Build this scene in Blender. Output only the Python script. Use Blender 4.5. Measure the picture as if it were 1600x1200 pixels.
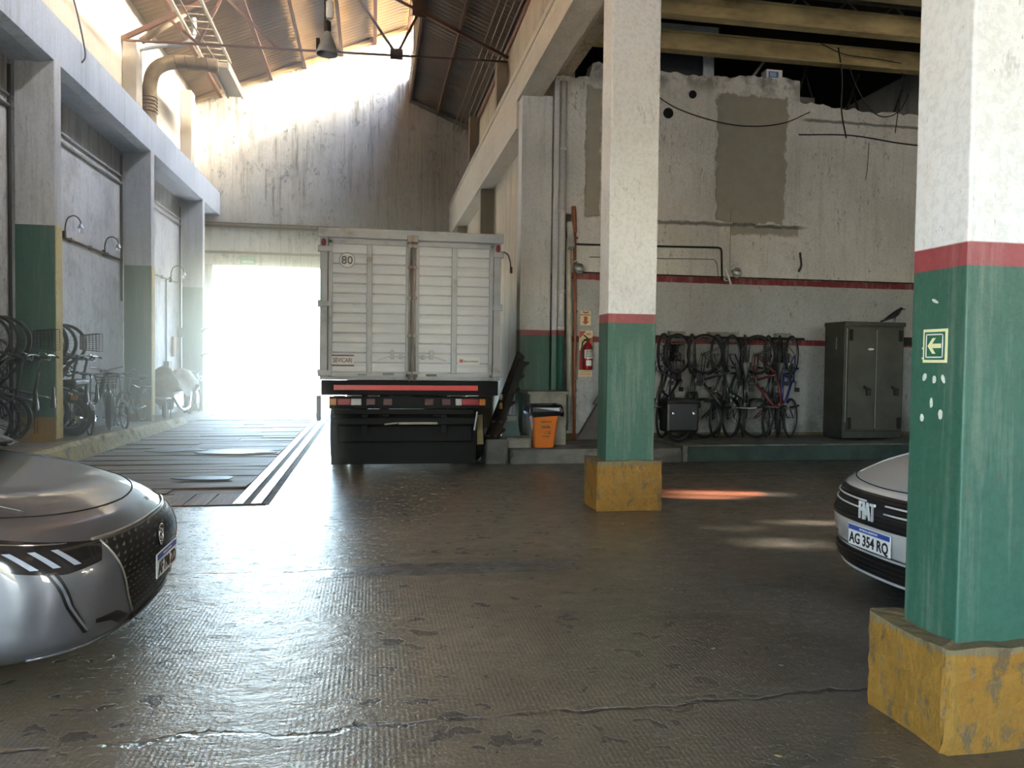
import bpy, bmesh, math, random
from mathutils import Vector, Matrix
random.seed(7)
PI = math.pi
C = bpy.context.scene.collection
SC = bpy.context.scene
for o in list(bpy.data.objects): bpy.data.objects.remove(o)

# ------------------------------------------------------------------ camera
cam = bpy.data.cameras.new('camera'); camo = bpy.data.objects.new('camera', cam); C.objects.link(camo)
cam.sensor_width = 36.0; cam.lens = 36.0 * 1200 / 1600; cam.clip_end = 500; cam.clip_start = .05
yw, pt, rl = math.radians(10.3), math.radians(-1.75), math.radians(.7)
fw = Vector((math.sin(yw)*math.cos(pt), math.cos(yw)*math.cos(pt), math.sin(pt)))
rt = Vector((math.cos(yw), -math.sin(yw), 0)); up = rt.cross(fw)
rt2 = rt*math.cos(rl) + up*math.sin(rl); up2 = rt2.cross(fw)
camo.matrix_world = Matrix(((rt2.x, up2.x, -fw.x, 0), (rt2.y, up2.y, -fw.y, 0), (rt2.z, up2.z, -fw.z, 1.5), (0, 0, 0, 1)))
SC.camera = camo
# ------------------------------------------------------------------ light
SUN_EL, SUN_AZ = math.radians(25), math.radians(12)
sd = Vector((-math.cos(SUN_EL)*math.cos(SUN_AZ), math.cos(SUN_EL)*math.sin(SUN_AZ), -math.sin(SUN_EL)))   # travel direction of the light
sun = bpy.data.lights.new('sun', 'SUN'); sun.energy = 5.5; sun.angle = math.radians(1.6); sun.color = (1, .9, .76)
so = bpy.data.objects.new('sun', sun); C.objects.link(so); so.rotation_euler = sd.to_track_quat('-Z', 'Y').to_euler(); so.location = (30, -5, 20)
W = bpy.data.worlds.new('sky'); SC.world = W; W.use_nodes = True
wn = W.node_tree; wn.nodes.clear()
sky = wn.nodes.new('ShaderNodeTexSky'); sky.sky_type = 'NISHITA'; sky.sun_disc = False
sky.sun_elevation = SUN_EL; sky.sun_rotation = math.radians(102); sky.air_density = 1.2; sky.dust_density = 3.8; sky.ozone_density = 1.0
bg = wn.nodes.new('ShaderNodeBackground'); bg.inputs[1].default_value = 2.0
wo = wn.nodes.new('ShaderNodeOutputWorld'); wn.links.new(sky.outputs[0], bg.inputs[0]); wn.links.new(bg.outputs[0], wo.inputs[0])
SC.view_settings.view_transform = 'Standard'; SC.view_settings.look = 'None'; SC.view_settings.gamma = 1
SC.view_settings.use_curve_mapping = False
SC.view_settings.exposure = 2.4

# ------------------------------------------------------------------ materials
def hx(s):
    s = s.lstrip('#'); v = [int(s[i:i+2], 16)/255 for i in (0, 2, 4)]
    return tuple((x/12.92 if x <= .04045 else ((x+.055)/1.055)**2.4) for x in v) + (1,)
class N:
    def __init__(s, name):
        s.m = bpy.data.materials.new(name); s.m.use_nodes = True; s.t = s.m.node_tree; s.t.nodes.clear()
        s.out = s.t.nodes.new('ShaderNodeOutputMaterial'); s.b = s.t.nodes.new('ShaderNodeBsdfPrincipled')
        s.t.links.new(s.b.outputs[0], s.out.inputs[0]); s.pos = s.t.nodes.new('ShaderNodeNewGeometry').outputs['Position']
    def set(s, k, v):
        i = s.b.inputs[k]
        if hasattr(v, 'node'): s.t.links.new(v, i)
        else: i.default_value = v
    def L(s, v, i):
        if hasattr(v, 'node'): s.t.links.new(v, i)
        else: i.default_value = v
    def math(s, op, a, b=0, clamp=False):
        n = s.t.nodes.new('ShaderNodeMath'); n.operation = op; n.use_clamp = clamp; s.L(a, n.inputs[0]); s.L(b, n.inputs[1]); return n.outputs[0]
    def scale(s, v, sc):
        n = s.t.nodes.new('ShaderNodeVectorMath'); n.operation = 'MULTIPLY'; s.L(v, n.inputs[0]); n.inputs[1].default_value = sc; return n.outputs[0]
    def sep(s, v=None):
        n = s.t.nodes.new('ShaderNodeSeparateXYZ'); s.L(v or s.pos, n.inputs[0]); return n.outputs
    def noise(s, sc, det=4, st=(1, 1, 1), rough=.6, off=None):
        n = s.t.nodes.new('ShaderNodeTexNoise'); n.inputs['Scale'].default_value = sc; n.inputs['Detail'].default_value = det; n.inputs['Roughness'].default_value = rough
        s.L(s.scale(s.pos, st), n.inputs['Vector']); return n.outputs[0]
    def vor(s, sc, st=(1, 1, 1), feat='F1'):
        n = s.t.nodes.new('ShaderNodeTexVoronoi'); n.feature = feat; n.inputs['Scale'].default_value = sc; s.L(s.scale(s.pos, st), n.inputs['Vector']); return n.outputs[0]
    def step(s, v, lo, hi, a=0., b=1.):
        n = s.t.nodes.new('ShaderNodeMapRange'); n.interpolation_type = 'SMOOTHSTEP'; s.L(v, n.inputs[0])
        for i, x in enumerate((lo, hi, a, b)): n.inputs[i+1].default_value = x
        return n.outputs[0]
    def mix(s, f, a, b, mode='MIX'):
        n = s.t.nodes.new('ShaderNodeMix'); n.data_type = 'RGBA'; n.blend_type = mode; s.L(f, n.inputs[0]); s.L(a, n.inputs[6]); s.L(b, n.inputs[7]); return n.outputs[2]
    def bump(s, h, st=.3, d=.02):
        n = s.t.nodes.new('ShaderNodeBump'); n.inputs['Strength'].default_value = st; n.inputs['Distance'].default_value = d; s.L(h, n.inputs['Height'])
        s.t.links.new(n.outputs[0], s.b.inputs['Normal'])
        if s.b.inputs['Coat Weight'].is_linked: s.t.links.new(n.outputs[0], s.b.inputs['Coat Normal'])
def simple(name, col, rough=.5, metal=0., var=.12, sc=8, bump=0., coat=0., spec=.5, dirt=None, dirtamt=.4, st=(1, 1, 1)):
    n = N(name); c = hx(col); dk = tuple(x*(1-var*2) for x in c[:3]) + (1,)
    f = n.noise(sc, 4, st); cc = n.mix(n.step(f, .3, .7), dk, c)
    if dirt:
        g = n.noise(sc*.35, 5, st, .7); cc = n.mix(n.step(g, .62-dirtamt*.3, .75), cc, hx(dirt))
    n.set('Base Color', cc); n.set('Roughness', rough); n.set('Metallic', metal); n.set('Coat Weight', coat); n.set('Specular IOR Level', spec)
    if bump: n.bump(f, bump, .01)
    return n.m
def wallpaint(name, bands, stain='#8d8674', streak=.5, speck=.5, crack=.3, top=None, rough=.75, bump=.35, peel=None, wob=.006, extra=None, stsc=(2.2, 2.2, .18), fresh=0.):
    """bands: [(z_top, colour)...] from the bottom up, last has z_top None"""
    n = N(name); x, y, z = n.sep()
    zz = n.math('ADD', z, n.math('MULTIPLY', n.math('SUBTRACT', n.noise(9, 3), .5), wob*4))
    cc = hx(bands[0][1])
    for i in range(1, len(bands)):
        zt = bands[i-1][0]; cc = n.mix(n.step(zz, zt-.004, zt+.004), cc, hx(bands[i][1]))
    base = cc
    big = n.noise(.8, 5, (1, 1, 1), .65)
    cc = n.mix(n.step(big, .35, .75, 0, .28), cc, hx(stain), 'MULTIPLY')
    s1 = n.noise(3.0, 6, stsc, .7)
    cc = n.mix(n.step(s1, .50, .66, 0, streak), cc, hx(stain))
    s3 = n.noise(13, 5, (stsc[0]/2, stsc[1]/2, max(stsc[2], .05)*.4), .75); cc = n.mix(n.step(s3, .53, .62, 0, streak*.6), cc, hx(stain))
    s4 = n.noise(26, 5, (1, 1, 1), .75); cc = n.mix(n.step(s4, .45, .6, 0, .22), cc, (.45, .44, .42, 1), 'MULTIPLY')
    s2 = n.noise(22, 4, (1, 1, .35), .7)
    sm = n.math('MULTIPLY', n.step(s2, .58, .64, 0, speck), n.step(n.noise(1.9, 5, (1, 1, 1), .7), .47, .6)); cc = n.mix(sm, cc, hx('#5a5347'))
    v = n.math('ABSOLUTE', n.math('SUBTRACT', n.noise(1.6, 7, (1, 1, 1), .62), .5))
    cr = n.math('MULTIPLY', n.step(v, .0, .0035, 1, 0), n.step(n.noise(2.3, 3), .52, .6))
    cc = n.mix(n.math('MULTIPLY', cr, crack), cc, hx('#6b6458'))
    if top:   # (z_lo, z_hi, colour, amount): damp running down from a ledge
        f = n.math('MULTIPLY', n.step(z, top[0], top[1]), n.step(n.noise(4.5, 5, (2, 2, .12), .7), .4, .6)); cc = n.mix(n.math('MULTIPLY', f, top[3]), cc, hx(top[2]))
    h = n.math('ADD', n.noise(7, 6), n.math('MULTIPLY', s4, .5))
    if extra: cc, h = extra(n, cc, h)
    n.set('Base Color', cc); n.set('Roughness', rough); n.bump(h, bump, .02)
    return n.m
# ------------------------------------------------------------------ mesh helper
class MB:
    def __init__(s): s.v = []; s.f = []; s.m = []; s.sm = []
    def add(s, vs, fs, m=0, smooth=False):
        k = len(s.v); s.v += [tuple(p) for p in vs]
        for f in fs: s.f.append([i+k for i in f]); s.m.append(m); s.sm.append(smooth)
        return s
    def box(s, x0, x1, y0, y1, z0, z1, m=0):
        if x0 > x1: x0, x1 = x1, x0
        if y0 > y1: y0, y1 = y1, y0
        if z0 > z1: z0, z1 = z1, z0
        vs = [(x0, y0, z0), (x1, y0, z0), (x1, y1, z0), (x0, y1, z0), (x0, y0, z1), (x1, y0, z1), (x1, y1, z1), (x0, y1, z1)]
        return s.add(vs, [(0, 3, 2, 1), (4, 5, 6, 7), (0, 1, 5, 4), (1, 2, 6, 5), (2, 3, 7, 6), (3, 0, 4, 7)], m)
    def bbox(s, x0, x1, y0, y1, z0, z1, b=.01, m=0):
        """box with bevelled edges"""
        if x0 > x1: x0, x1 = x1, x0
        if y0 > y1: y0, y1 = y1, y0
        if z0 > z1: z0, z1 = z1, z0
        bm = bmesh.new(); bmesh.ops.create_cube(bm, size=1)
        for v in bm.verts: v.co = Vector(((x0+x1)/2+v.co.x*(x1-x0), (y0+y1)/2+v.co.y*(y1-y0), (z0+z1)/2+v.co.z*(z1-z0)))
        bmesh.ops.bevel(bm, geom=list(bm.edges), offset=min(b, (x1-x0)*.45, (y1-y0)*.45, (z1-z0)*.45), segments=2, affect='EDGES', profile=.5)
        bm.verts.index_update(); s.add([v.co for v in bm.verts], [[v.index for v in f.verts] for f in bm.faces], m, False); bm.free(); return s
    def bar(s, p, q, w, h=None, upv=(0, 0, 1), m=0):
        h = h or w; p = Vector(p); q = Vector(q); d = (q-p).normalized(); u = Vector(upv)
        if abs(d.dot(u)) > .98: u = Vector((0, 1, 0))
        r = d.cross(u).normalized(); u = r.cross(d)
        c = [r*a*w/2+u*b*h/2 for a, b in ((-1, -1), (1, -1), (1, 1), (-1, 1))]
        return s.add([p+x for x in c]+[q+x for x in c], [(0, 1, 2, 3), (7, 6, 5, 4), (0, 4, 5, 1), (1, 5, 6, 2), (2, 6, 7, 3), (3, 7, 4, 0)], m)
    def tube(s, pts, r, n=8, m=0, cap=True, closed=False):
        pts = [Vector(p) for p in pts]; K = len(pts); rs = r if isinstance(r, (list, tuple)) else [r]*K
        base = len(s.v); u = None
        for i, p in enumerate(pts):
            if closed: d = pts[(i+1) % K]-pts[i-1]
            else: d = pts[min(i+1, K-1)]-pts[max(i-1, 0)]
            d.normalize()
            if u is None:
                u = d.orthogonal().normalized()
            u = (u-d*u.dot(d))
            if u.length < 1e-5: u = d.orthogonal()
            u.normalize(); w = d.cross(u)
            for j in range(n):
                a = 2*PI*j/n; s.v.append(tuple(p+(u*math.cos(a)+w*math.sin(a))*rs[i]))
        for i in range(K if closed else K-1):
            i2 = (i+1) % K
            for j in range(n):
                s.f.append([base+i*n+j, base+i*n+(j+1) % n, base+i2*n+(j+1) % n, base+i2*n+j]); s.m.append(m); s.sm.append(True)
        if cap and not closed:
            s.f.append([base+j for j in range(n)][::-1]); s.m.append(m); s.sm.append(False)
            s.f.append([base+(K-1)*n+j for j in range(n)]); s.m.append(m); s.sm.append(False)
        return s
    def cyl(s, p, q, r, n=14, r2=None, m=0): return s.tube([p, q], [r, r if r2 is None else r2], n, m)
    def ring(s, c, ax, R, r, seg=28, n=6, m=0, a0=0, a1=2*PI):
        c = Vector(c); ax = Vector(ax).normalized(); u = ax.orthogonal().normalized(); w = ax.cross(u)
        full = abs(a1-a0-2*PI) < 1e-4
        pts = [c+(u*math.cos(a0+(a1-a0)*i/seg)+w*math.sin(a0+(a1-a0)*i/seg))*R for i in range(seg if full else seg+1)]
        return s.tube(pts, r, n, m, closed=full)
    def lathe(s, prof, c, ax=(0, 0, 1), n=20, m=0, smooth=True):
        c = Vector(c); ax = Vector(ax).normalized(); u = ax.orthogonal().normalized(); w = ax.cross(u); base = len(s.v)
        for r, h in prof:
            for j in range(n):
                a = 2*PI*j/n; s.v.append(tuple(c+ax*h+(u*math.cos(a)+w*math.sin(a))*max(r, 1e-4)))
        for i in range(len(prof)-1):
            for j in range(n): s.f.append([base+i*n+j, base+i*n+(j+1) % n, base+(i+1)*n+(j+1) % n, base+(i+1)*n+j]); s.m.append(m); s.sm.append(smooth)
        return s
    def prism(s, poly, axis, a, b, m=0):
        """poly: 2D points in the two other axes (order x,y,z without axis)"""
        def P(q, t):
            return {'x': (t, q[0], q[1]), 'y': (q[0], t, q[1]), 'z': (q[0], q[1], t)}[axis]
        n = len(poly); return s.add([P(q, a) for q in poly]+[P(q, b) for q in poly], [list(range(n)), list(range(2*n-1, n-1, -1))]+[(i, i+n, (i+1) % n+n, (i+1) % n) for i in range(n)], m)
    def grid(s, P, nu, nv, m=0, smooth=True, closeu=False):
        """P(i,j) -> point"""
        base = len(s.v)
        for i in range(nu):
            for j in range(nv): s.v.append(tuple(P(i, j)))
        for i in range(nu if closeu else nu-1):
            for j in range(nv-1): i2 = (i+1) % nu; s.f.append([base+i*nv+j, base+i2*nv+j, base+i2*nv+j+1, base+i*nv+j+1]); s.m.append(m); s.sm.append(smooth)
        return s
    def xf(s, M): s.v = [tuple(M @ Vector(p)) for p in s.v]; return s
    def mesh(s, name, mats, off=Vector((0, 0, 0)), fix=True):
        me = bpy.data.meshes.new(name); me.from_pydata([tuple(Vector(p)-off) for p in s.v], [], s.f)
        for a in (mats if isinstance(mats, (list, tuple)) else [mats]): me.materials.append(a)
        me.polygons.foreach_set('material_index', s.m); me.polygons.foreach_set('use_smooth', s.sm)
        if fix:
            bm = bmesh.new(); bm.from_mesh(me); bmesh.ops.recalc_face_normals(bm, faces=bm.faces); bm.to_mesh(me); bm.free()
        me.update(); return me
    def part(s, name, mats, parent, label=None, kind=None, fix=True):
        """world coordinates for things without rotation, local ones otherwise (parent chain translation only)"""
        off = Vector((0, 0, 0)); p = parent
        while p is not None: off = off+Vector(p.location); p = p.parent
        if parent is not None and parent.get('_local'): off = Vector((0, 0, 0))
        q = parent
        while q is not None:
            if q.get('_local'): off = Vector((0, 0, 0))
            q = q.parent
        o = bpy.data.objects.new(name, s.mesh(name, mats, off, fix)); C.objects.link(o); o.parent = parent
        if label: o['label'] = label
        if kind: o['kind'] = kind
        return o
    def thing(s, name, mats, label, cat, group=None, loc=None, fix=True):
        loc = Vector(loc) if loc else Vector(s.v[0])
        o = bpy.data.objects.new(name, s.mesh(name, mats, loc, fix)); C.objects.link(o); o.location = loc
        o['label'] = label; o['category'] = cat
        if group: o['group'] = group
        return o
    def struct(s, name, mats, fix=True):
        o = bpy.data.objects.new(name, s.mesh(name, mats, Vector((0, 0, 0)), fix)); C.objects.link(o); o['kind'] = 'structure'; return o
LOCALS = []
def empty(name, label, cat, loc=(0, 0, 0), rz=0, group=None, local=False):
    o = bpy.data.objects.new(name, None); C.objects.link(o); o.location = loc; o.rotation_euler = (0, 0, rz); o.empty_display_size = .1
    o['label'] = label; o['category'] = cat
    if group: o['group'] = group
    if local: o['_local'] = 1; LOCALS.append(o)
    return o
def copy_tree(o, parent=None):
    c = o.copy(); C.objects.link(c)
    if parent is not None: c.parent = parent
    for ch in list(o.children): copy_tree(ch, c)
    return c
def text(name, s, size, mat, parent, loc, face='-y', thick=.002, label=None, sx=1, bold=0.):
    cu = bpy.data.curves.new(name, 'FONT'); cu.body = s; cu.size = size; cu.align_x = 'CENTER'; cu.align_y = 'CENTER'; cu.extrude = thick/2; cu.offset = bold; cu.resolution_u = 2
    t = bpy.data.objects.new(name, cu); C.objects.link(t); dg = bpy.context.evaluated_depsgraph_get(); dg.update()
    me = bpy.data.meshes.new_from_object(t.evaluated_get(dg)); bpy.data.objects.remove(t)
    R = {'-y': Matrix.Rotation(PI/2, 4, 'X'), '+x': Matrix.Rotation(PI/2, 4, 'Z') @ Matrix.Rotation(PI/2, 4, 'X'), '-x': Matrix.Rotation(-PI/2, 4, 'Z') @ Matrix.Rotation(PI/2, 4, 'X'), 'z': Matrix.Identity(4)}[face] if isinstance(face, str) else face
    me.transform(R @ Matrix.Diagonal((sx, 1, 1, 1))); me.materials.clear(); me.materials.append(mat)
    o = bpy.data.objects.new(name, me); C.objects.link(o); o.parent = parent
    off = Vector((0, 0, 0)); p = parent; loc_ = False
    while p is not None:
        if p.get('_local'): loc_ = True
        off = off+Vector(p.location); p = p.parent
    o.location = Vector(loc) if loc_ else Vector(loc)-off
    if parent is not None and parent.type != 'EMPTY' and not loc_: pass
    if label: o['label'] = label
    return o
def spl(pts, k=6):
    """Catmull-Rom through points"""
    P = [Vector(p) for p in pts]; P = [P[0]*2-P[1]]+P+[P[-1]*2-P[-2]]; out = []
    for i in range(1, len(P)-2):
        for j in range(k):
            t = j/k; a, b, c, d = P[i-1:i+3]
            out.append(.5*((2*b)+(c-a)*t+(2*a-5*b+4*c-d)*t*t+(3*b-a-3*c+d)*t**3))
    out.append(P[-2]); return out
# ================================================================== materials of the place
def patches(n, cc, h):
    x, y, z = n.sep()
    w = n.math('MULTIPLY', n.math('SUBTRACT', n.noise(3.5, 5, (1, 1, 1), .65), .5), .9)
    w2 = n.math('MULTIPLY', n.math('SUBTRACT', n.noise(3.0, 5, (1.3, 1, .8), .65), .5), .9)
    def boxm(x0, x1, z0, z1, e=.02, ww=.35):
        xx = n.math('ADD', x, n.math('MULTIPLY', w, ww)); z_ = n.math('ADD', z, n.math('MULTIPLY', w2, ww))
        a = n.math('MULTIPLY', n.step(xx, x0-e, x0+e), n.step(xx, x1-e, x1+e, 1, 0)); b = n.math('MULTIPLY', n.step(z_, z0-e, z0+e), n.step(z_, z1-e, z1+e, 1, 0)); return n.math('MULTIPLY', a, b)
    m1 = boxm(5.72, 6.98, 3.92, 6.05); m2 = boxm(3.42, 3.68, 3.9, 6.0, .02, .2); m3 = boxm(6.0, 7.25, 3.72, 3.86, .03, .25)
    m = n.math('MAXIMUM', n.math('MAXIMUM', m1, m2), m3)
    cem = n.mix(n.noise(6, 4), hx('#8c887d'), hx('#a19c90'))
    cc = n.mix(m, cc, cem)
    # thin dirty ledge lines where old beams sat
    l1 = n.math('MULTIPLY', n.step(n.math('ABSOLUTE', n.math('SUBTRACT', n.math('ADD', z, n.math('MULTIPLY', w, .12)), 3.86)), .012, .05, 1, 0), n.step(x, 4.2, 4.6))
    l1 = n.math('MULTIPLY', l1, n.step(x, 7.2, 7.5, 1, 0))
    l2 = n.math('MULTIPLY', n.step(n.math('ABSOLUTE', n.math('SUBTRACT', n.math('ADD', z, n.math('MULTIPLY', w, .1)), 5.72)), .008, .04, 1, 0), n.step(x, 7.2, 7.4))
    cc = n.mix(n.math('MULTIPLY', n.math('MAXIMUM', l1, l2), .75), cc, hx('#3e3a33'))
    # smudged lower band under the stripe, grimy top edge
    cc = n.mix(n.math('MULTIPLY', n.step(z, 5.9, 6.3), n.step(n.noise(3, 5), .4, .6, 0, .7)), cc, hx('#56524a'))
    low = n.math('MULTIPLY', n.step(z, .3, 1.1, 1, 0), n.step(n.noise(2.2, 5), .42, .6, 0, .6)); cc = n.mix(low, cc, hx('#57544d'))
    h = n.math('SUBTRACT', h, n.math('MULTIPLY', m, 1.2))
    return cc, h
def lower_green(n, cc, h):
    return cc, h
m_wallR = wallpaint('old_white_plaster', [(.31, '#6b5a2c'), (1.82, '#a5a6a6'), (1.915, '#7c2a2e'), (2.85, '#a8a9aa'), (2.955, '#7c2a2e'), (None, '#d3d2cf')], stain='#9d978b', streak=.28, speck=.6, crack=.9, bump=.9, extra=patches)
def endx(n, cc, h):
    g = n.noise(2.6, 7, (1, 1, 1), .78); f = n.math('MULTIPLY', n.step(g, .52, .60), n.step(n.noise(14, 5, (1, 1, .5), .8), .48, .58)); cc = n.mix(n.math('MULTIPLY', f, .95), cc, hx('#463a2c'))
    s1 = n.noise(5, 5, (1, 1, .05), .8); cc = n.mix(n.step(s1, .54, .60, 0, .75), cc, hx('#6d5f45')); return cc, n.math('SUBTRACT', h, f)
m_end = wallpaint('stained_gable_plaster', [(None, '#e2d8c8')], stain='#8d806c', streak=.6, speck=.85, crack=.25, top=(7.2, 11.2, '#7c6b50', .6), bump=.5, extra=endx)
def leftx(n, cc, h):
    x, y, z = n.sep()
    f = n.math('MULTIPLY', n.step(z, 4.95, 5.3), n.step(n.noise(5, 5, (1, 2.2, .14), .75), .35, .62)); cc = n.mix(n.math('MULTIPLY', f, .85), cc, hx('#5b4c38'))
    g = n.noise(1.6, 7, (1, 1, 1), .75); cc = n.mix(n.step(g, .5, .62, 0, .5), cc, hx('#99968c')); g2 = n.noise(9, 6, (1, 1, .6), .8); cc = n.mix(n.step(g2, .56, .62, 0, .55), cc, hx('#77726a'))
    return cc, h
m_wallL = wallpaint('grey_white_plaster', [(None, '#dddcda')], stain='#8a8a84', streak=.35, speck=.65, crack=.3, extra=leftx)
m_wallLu = wallpaint('cream_upper_plaster', [(None, '#d9ccb6')], stain='#9d8f78', streak=.3, speck=.25, crack=.1, bump=.15)
def chips(n, cc, h):
    g = n.noise(60, 3, (1, 1, .35)); cc = n.mix(n.step(g, .68, .74, 0, .6), cc, hx('#43443f')); return cc, h
m_colR = wallpaint('striped_column_paint', [(1.893, '#2b5849'), (1.985, '#8b3a3f'), (None, '#d4d5d6')], stain='#b8b4ab', streak=.12, speck=.35, crack=.0, rough=.5, bump=.25, wob=.0008, extra=chips)
m_colR2 = wallpaint('striped_column_paint_far', [(1.915, '#2b5849'), (2.0, '#8b3a3f'), (None, '#c9c9c8')], stain='#8f8a7c', streak=.35, speck=.5, crack=.1, rough=.6, bump=.3, wob=.001)
m_colL = wallpaint('green_yellow_column_paint', [(.62, '#9a7420'), (3.33, '#346357'), (None, '#cfcfcd')], stain='#8a887e', streak=.4, speck=.45, crack=.15, bump=.3, wob=.001)
m_beamL = wallpaint('limewashed_concrete', [(None, '#c6ccd4')], stain='#8f968f', streak=.55, speck=.25, crack=.1, bump=.2, stsc=(2, 3, .1))
m_beamR = wallpaint('cream_concrete', [(None, '#dccfba')], stain='#9b8d78', streak=.25, speck=.35, crack=.5, bump=.25, stsc=(1, .25, 3))
def yel(n, cc, h):
    g = n.noise(11, 5, (1, 1, .5), .7); cc = n.mix(n.step(g, .54, .62, 0, .8), cc, hx('#4f4634')); return cc, n.math('ADD', h, n.math('MULTIPLY', g, -1.))
m_base = wallpaint('yellow_plinth_paint', [(.46, '#86601a'), (None, '#6f6248')], stain='#7d6a2c', streak=.25, speck=.7, crack=.4, bump=.7, wob=.02, extra=yel)
m_base1 = wallpaint('yellow_plinth_paint_near', [(.385, '#86601a'), (None, '#6f6248')], stain='#7d6a2c', streak=.25, speck=.7, crack=.4, bump=.7, wob=.02, extra=yel)
m_kerbY = wallpaint('yellow_kerb_paint', [(None, '#a98f45')], stain='#6e6148', streak=.5, speck=.8, crack=.5, bump=.9, extra=yel)
m_conc = simple('bare_concrete', '#8a867b', .8, var=.2, sc=5, bump=.5, dirt='#4c4a44')
m_concD = simple('grimy_concrete', '#6d6b64', .75, var=.25, sc=4, bump=.5, dirt='#34332f')
m_dark = simple('dark_matte', '#24211d', .9, var=.3, sc=4)  # plain near-black brown, matte
m_rust = simple('rusty_steel', '#6b4630', .75, .2, .3, 9, .3)
m_steel = simple('dark_steel', '#3a3532', .55, .5, .2, 9, .1)
m_ibeam = simple('stained_tan_beam', '#b8a678', .6, .0, .22, 1.2, .15, dirt='#5a4a2c', st=(1, 1, 2.5))
m_black = simple('black_rubber', '#1b1b1c', .6, 0, .15, 12)
m_blkp = simple('black_plastic', '#161617', .35, 0, .1, 12)
m_chrome = simple('chrome', '#cfcfd0', .15, 1, .03, 8)
m_alu = simple('aluminium', '#b6b8ba', .35, 1, .08, 8)
m_wpaint = simple('white_truck_paint', '#c9ccd0', .4, 0, .03, 3, 0, dirt='#9c968a', dirtamt=.1)
m_wtrim = simple('grey_white_trim', '#aeb1b4', .45, 0, .06, 6, dirt='#7d766a', dirtamt=.3)
m_red = simple('red_plastic', '#8d1f26', .35, 0, .05)
m_redreflect = simple('red_reflector', '#d04a48', .3, 0, .05)
m_amber = simple('amber_plastic', '#b8722a', .3, 0, .05)
m_clear = simple('pale_plastic', '#c5c6c5', .3, 0, .15, 60)
m_pvc = simple('grey_white_pipe_paint', '#b9bbbc', .5, 0, .1, 4, 0, dirt='#85827b')
m_copper = simple('orange_brown_pipe_paint', '#94583c', .5, 0, .15, 9)
m_wire = simple('black_cable', '#141414', .6, 0, .05)
m_wiretan = simple('tan_cable', '#8d7c66', .7, 0, .05)
m_green = simple('dark_green_paint', '#2b5a4c', .6, 0, .1)
m_paper = simple('white_paper', '#d9dad8', .8, 0, .03)
m_blkp2 = simple('satin_black_print', '#1d1d1f', .5, 0, .03)

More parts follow.
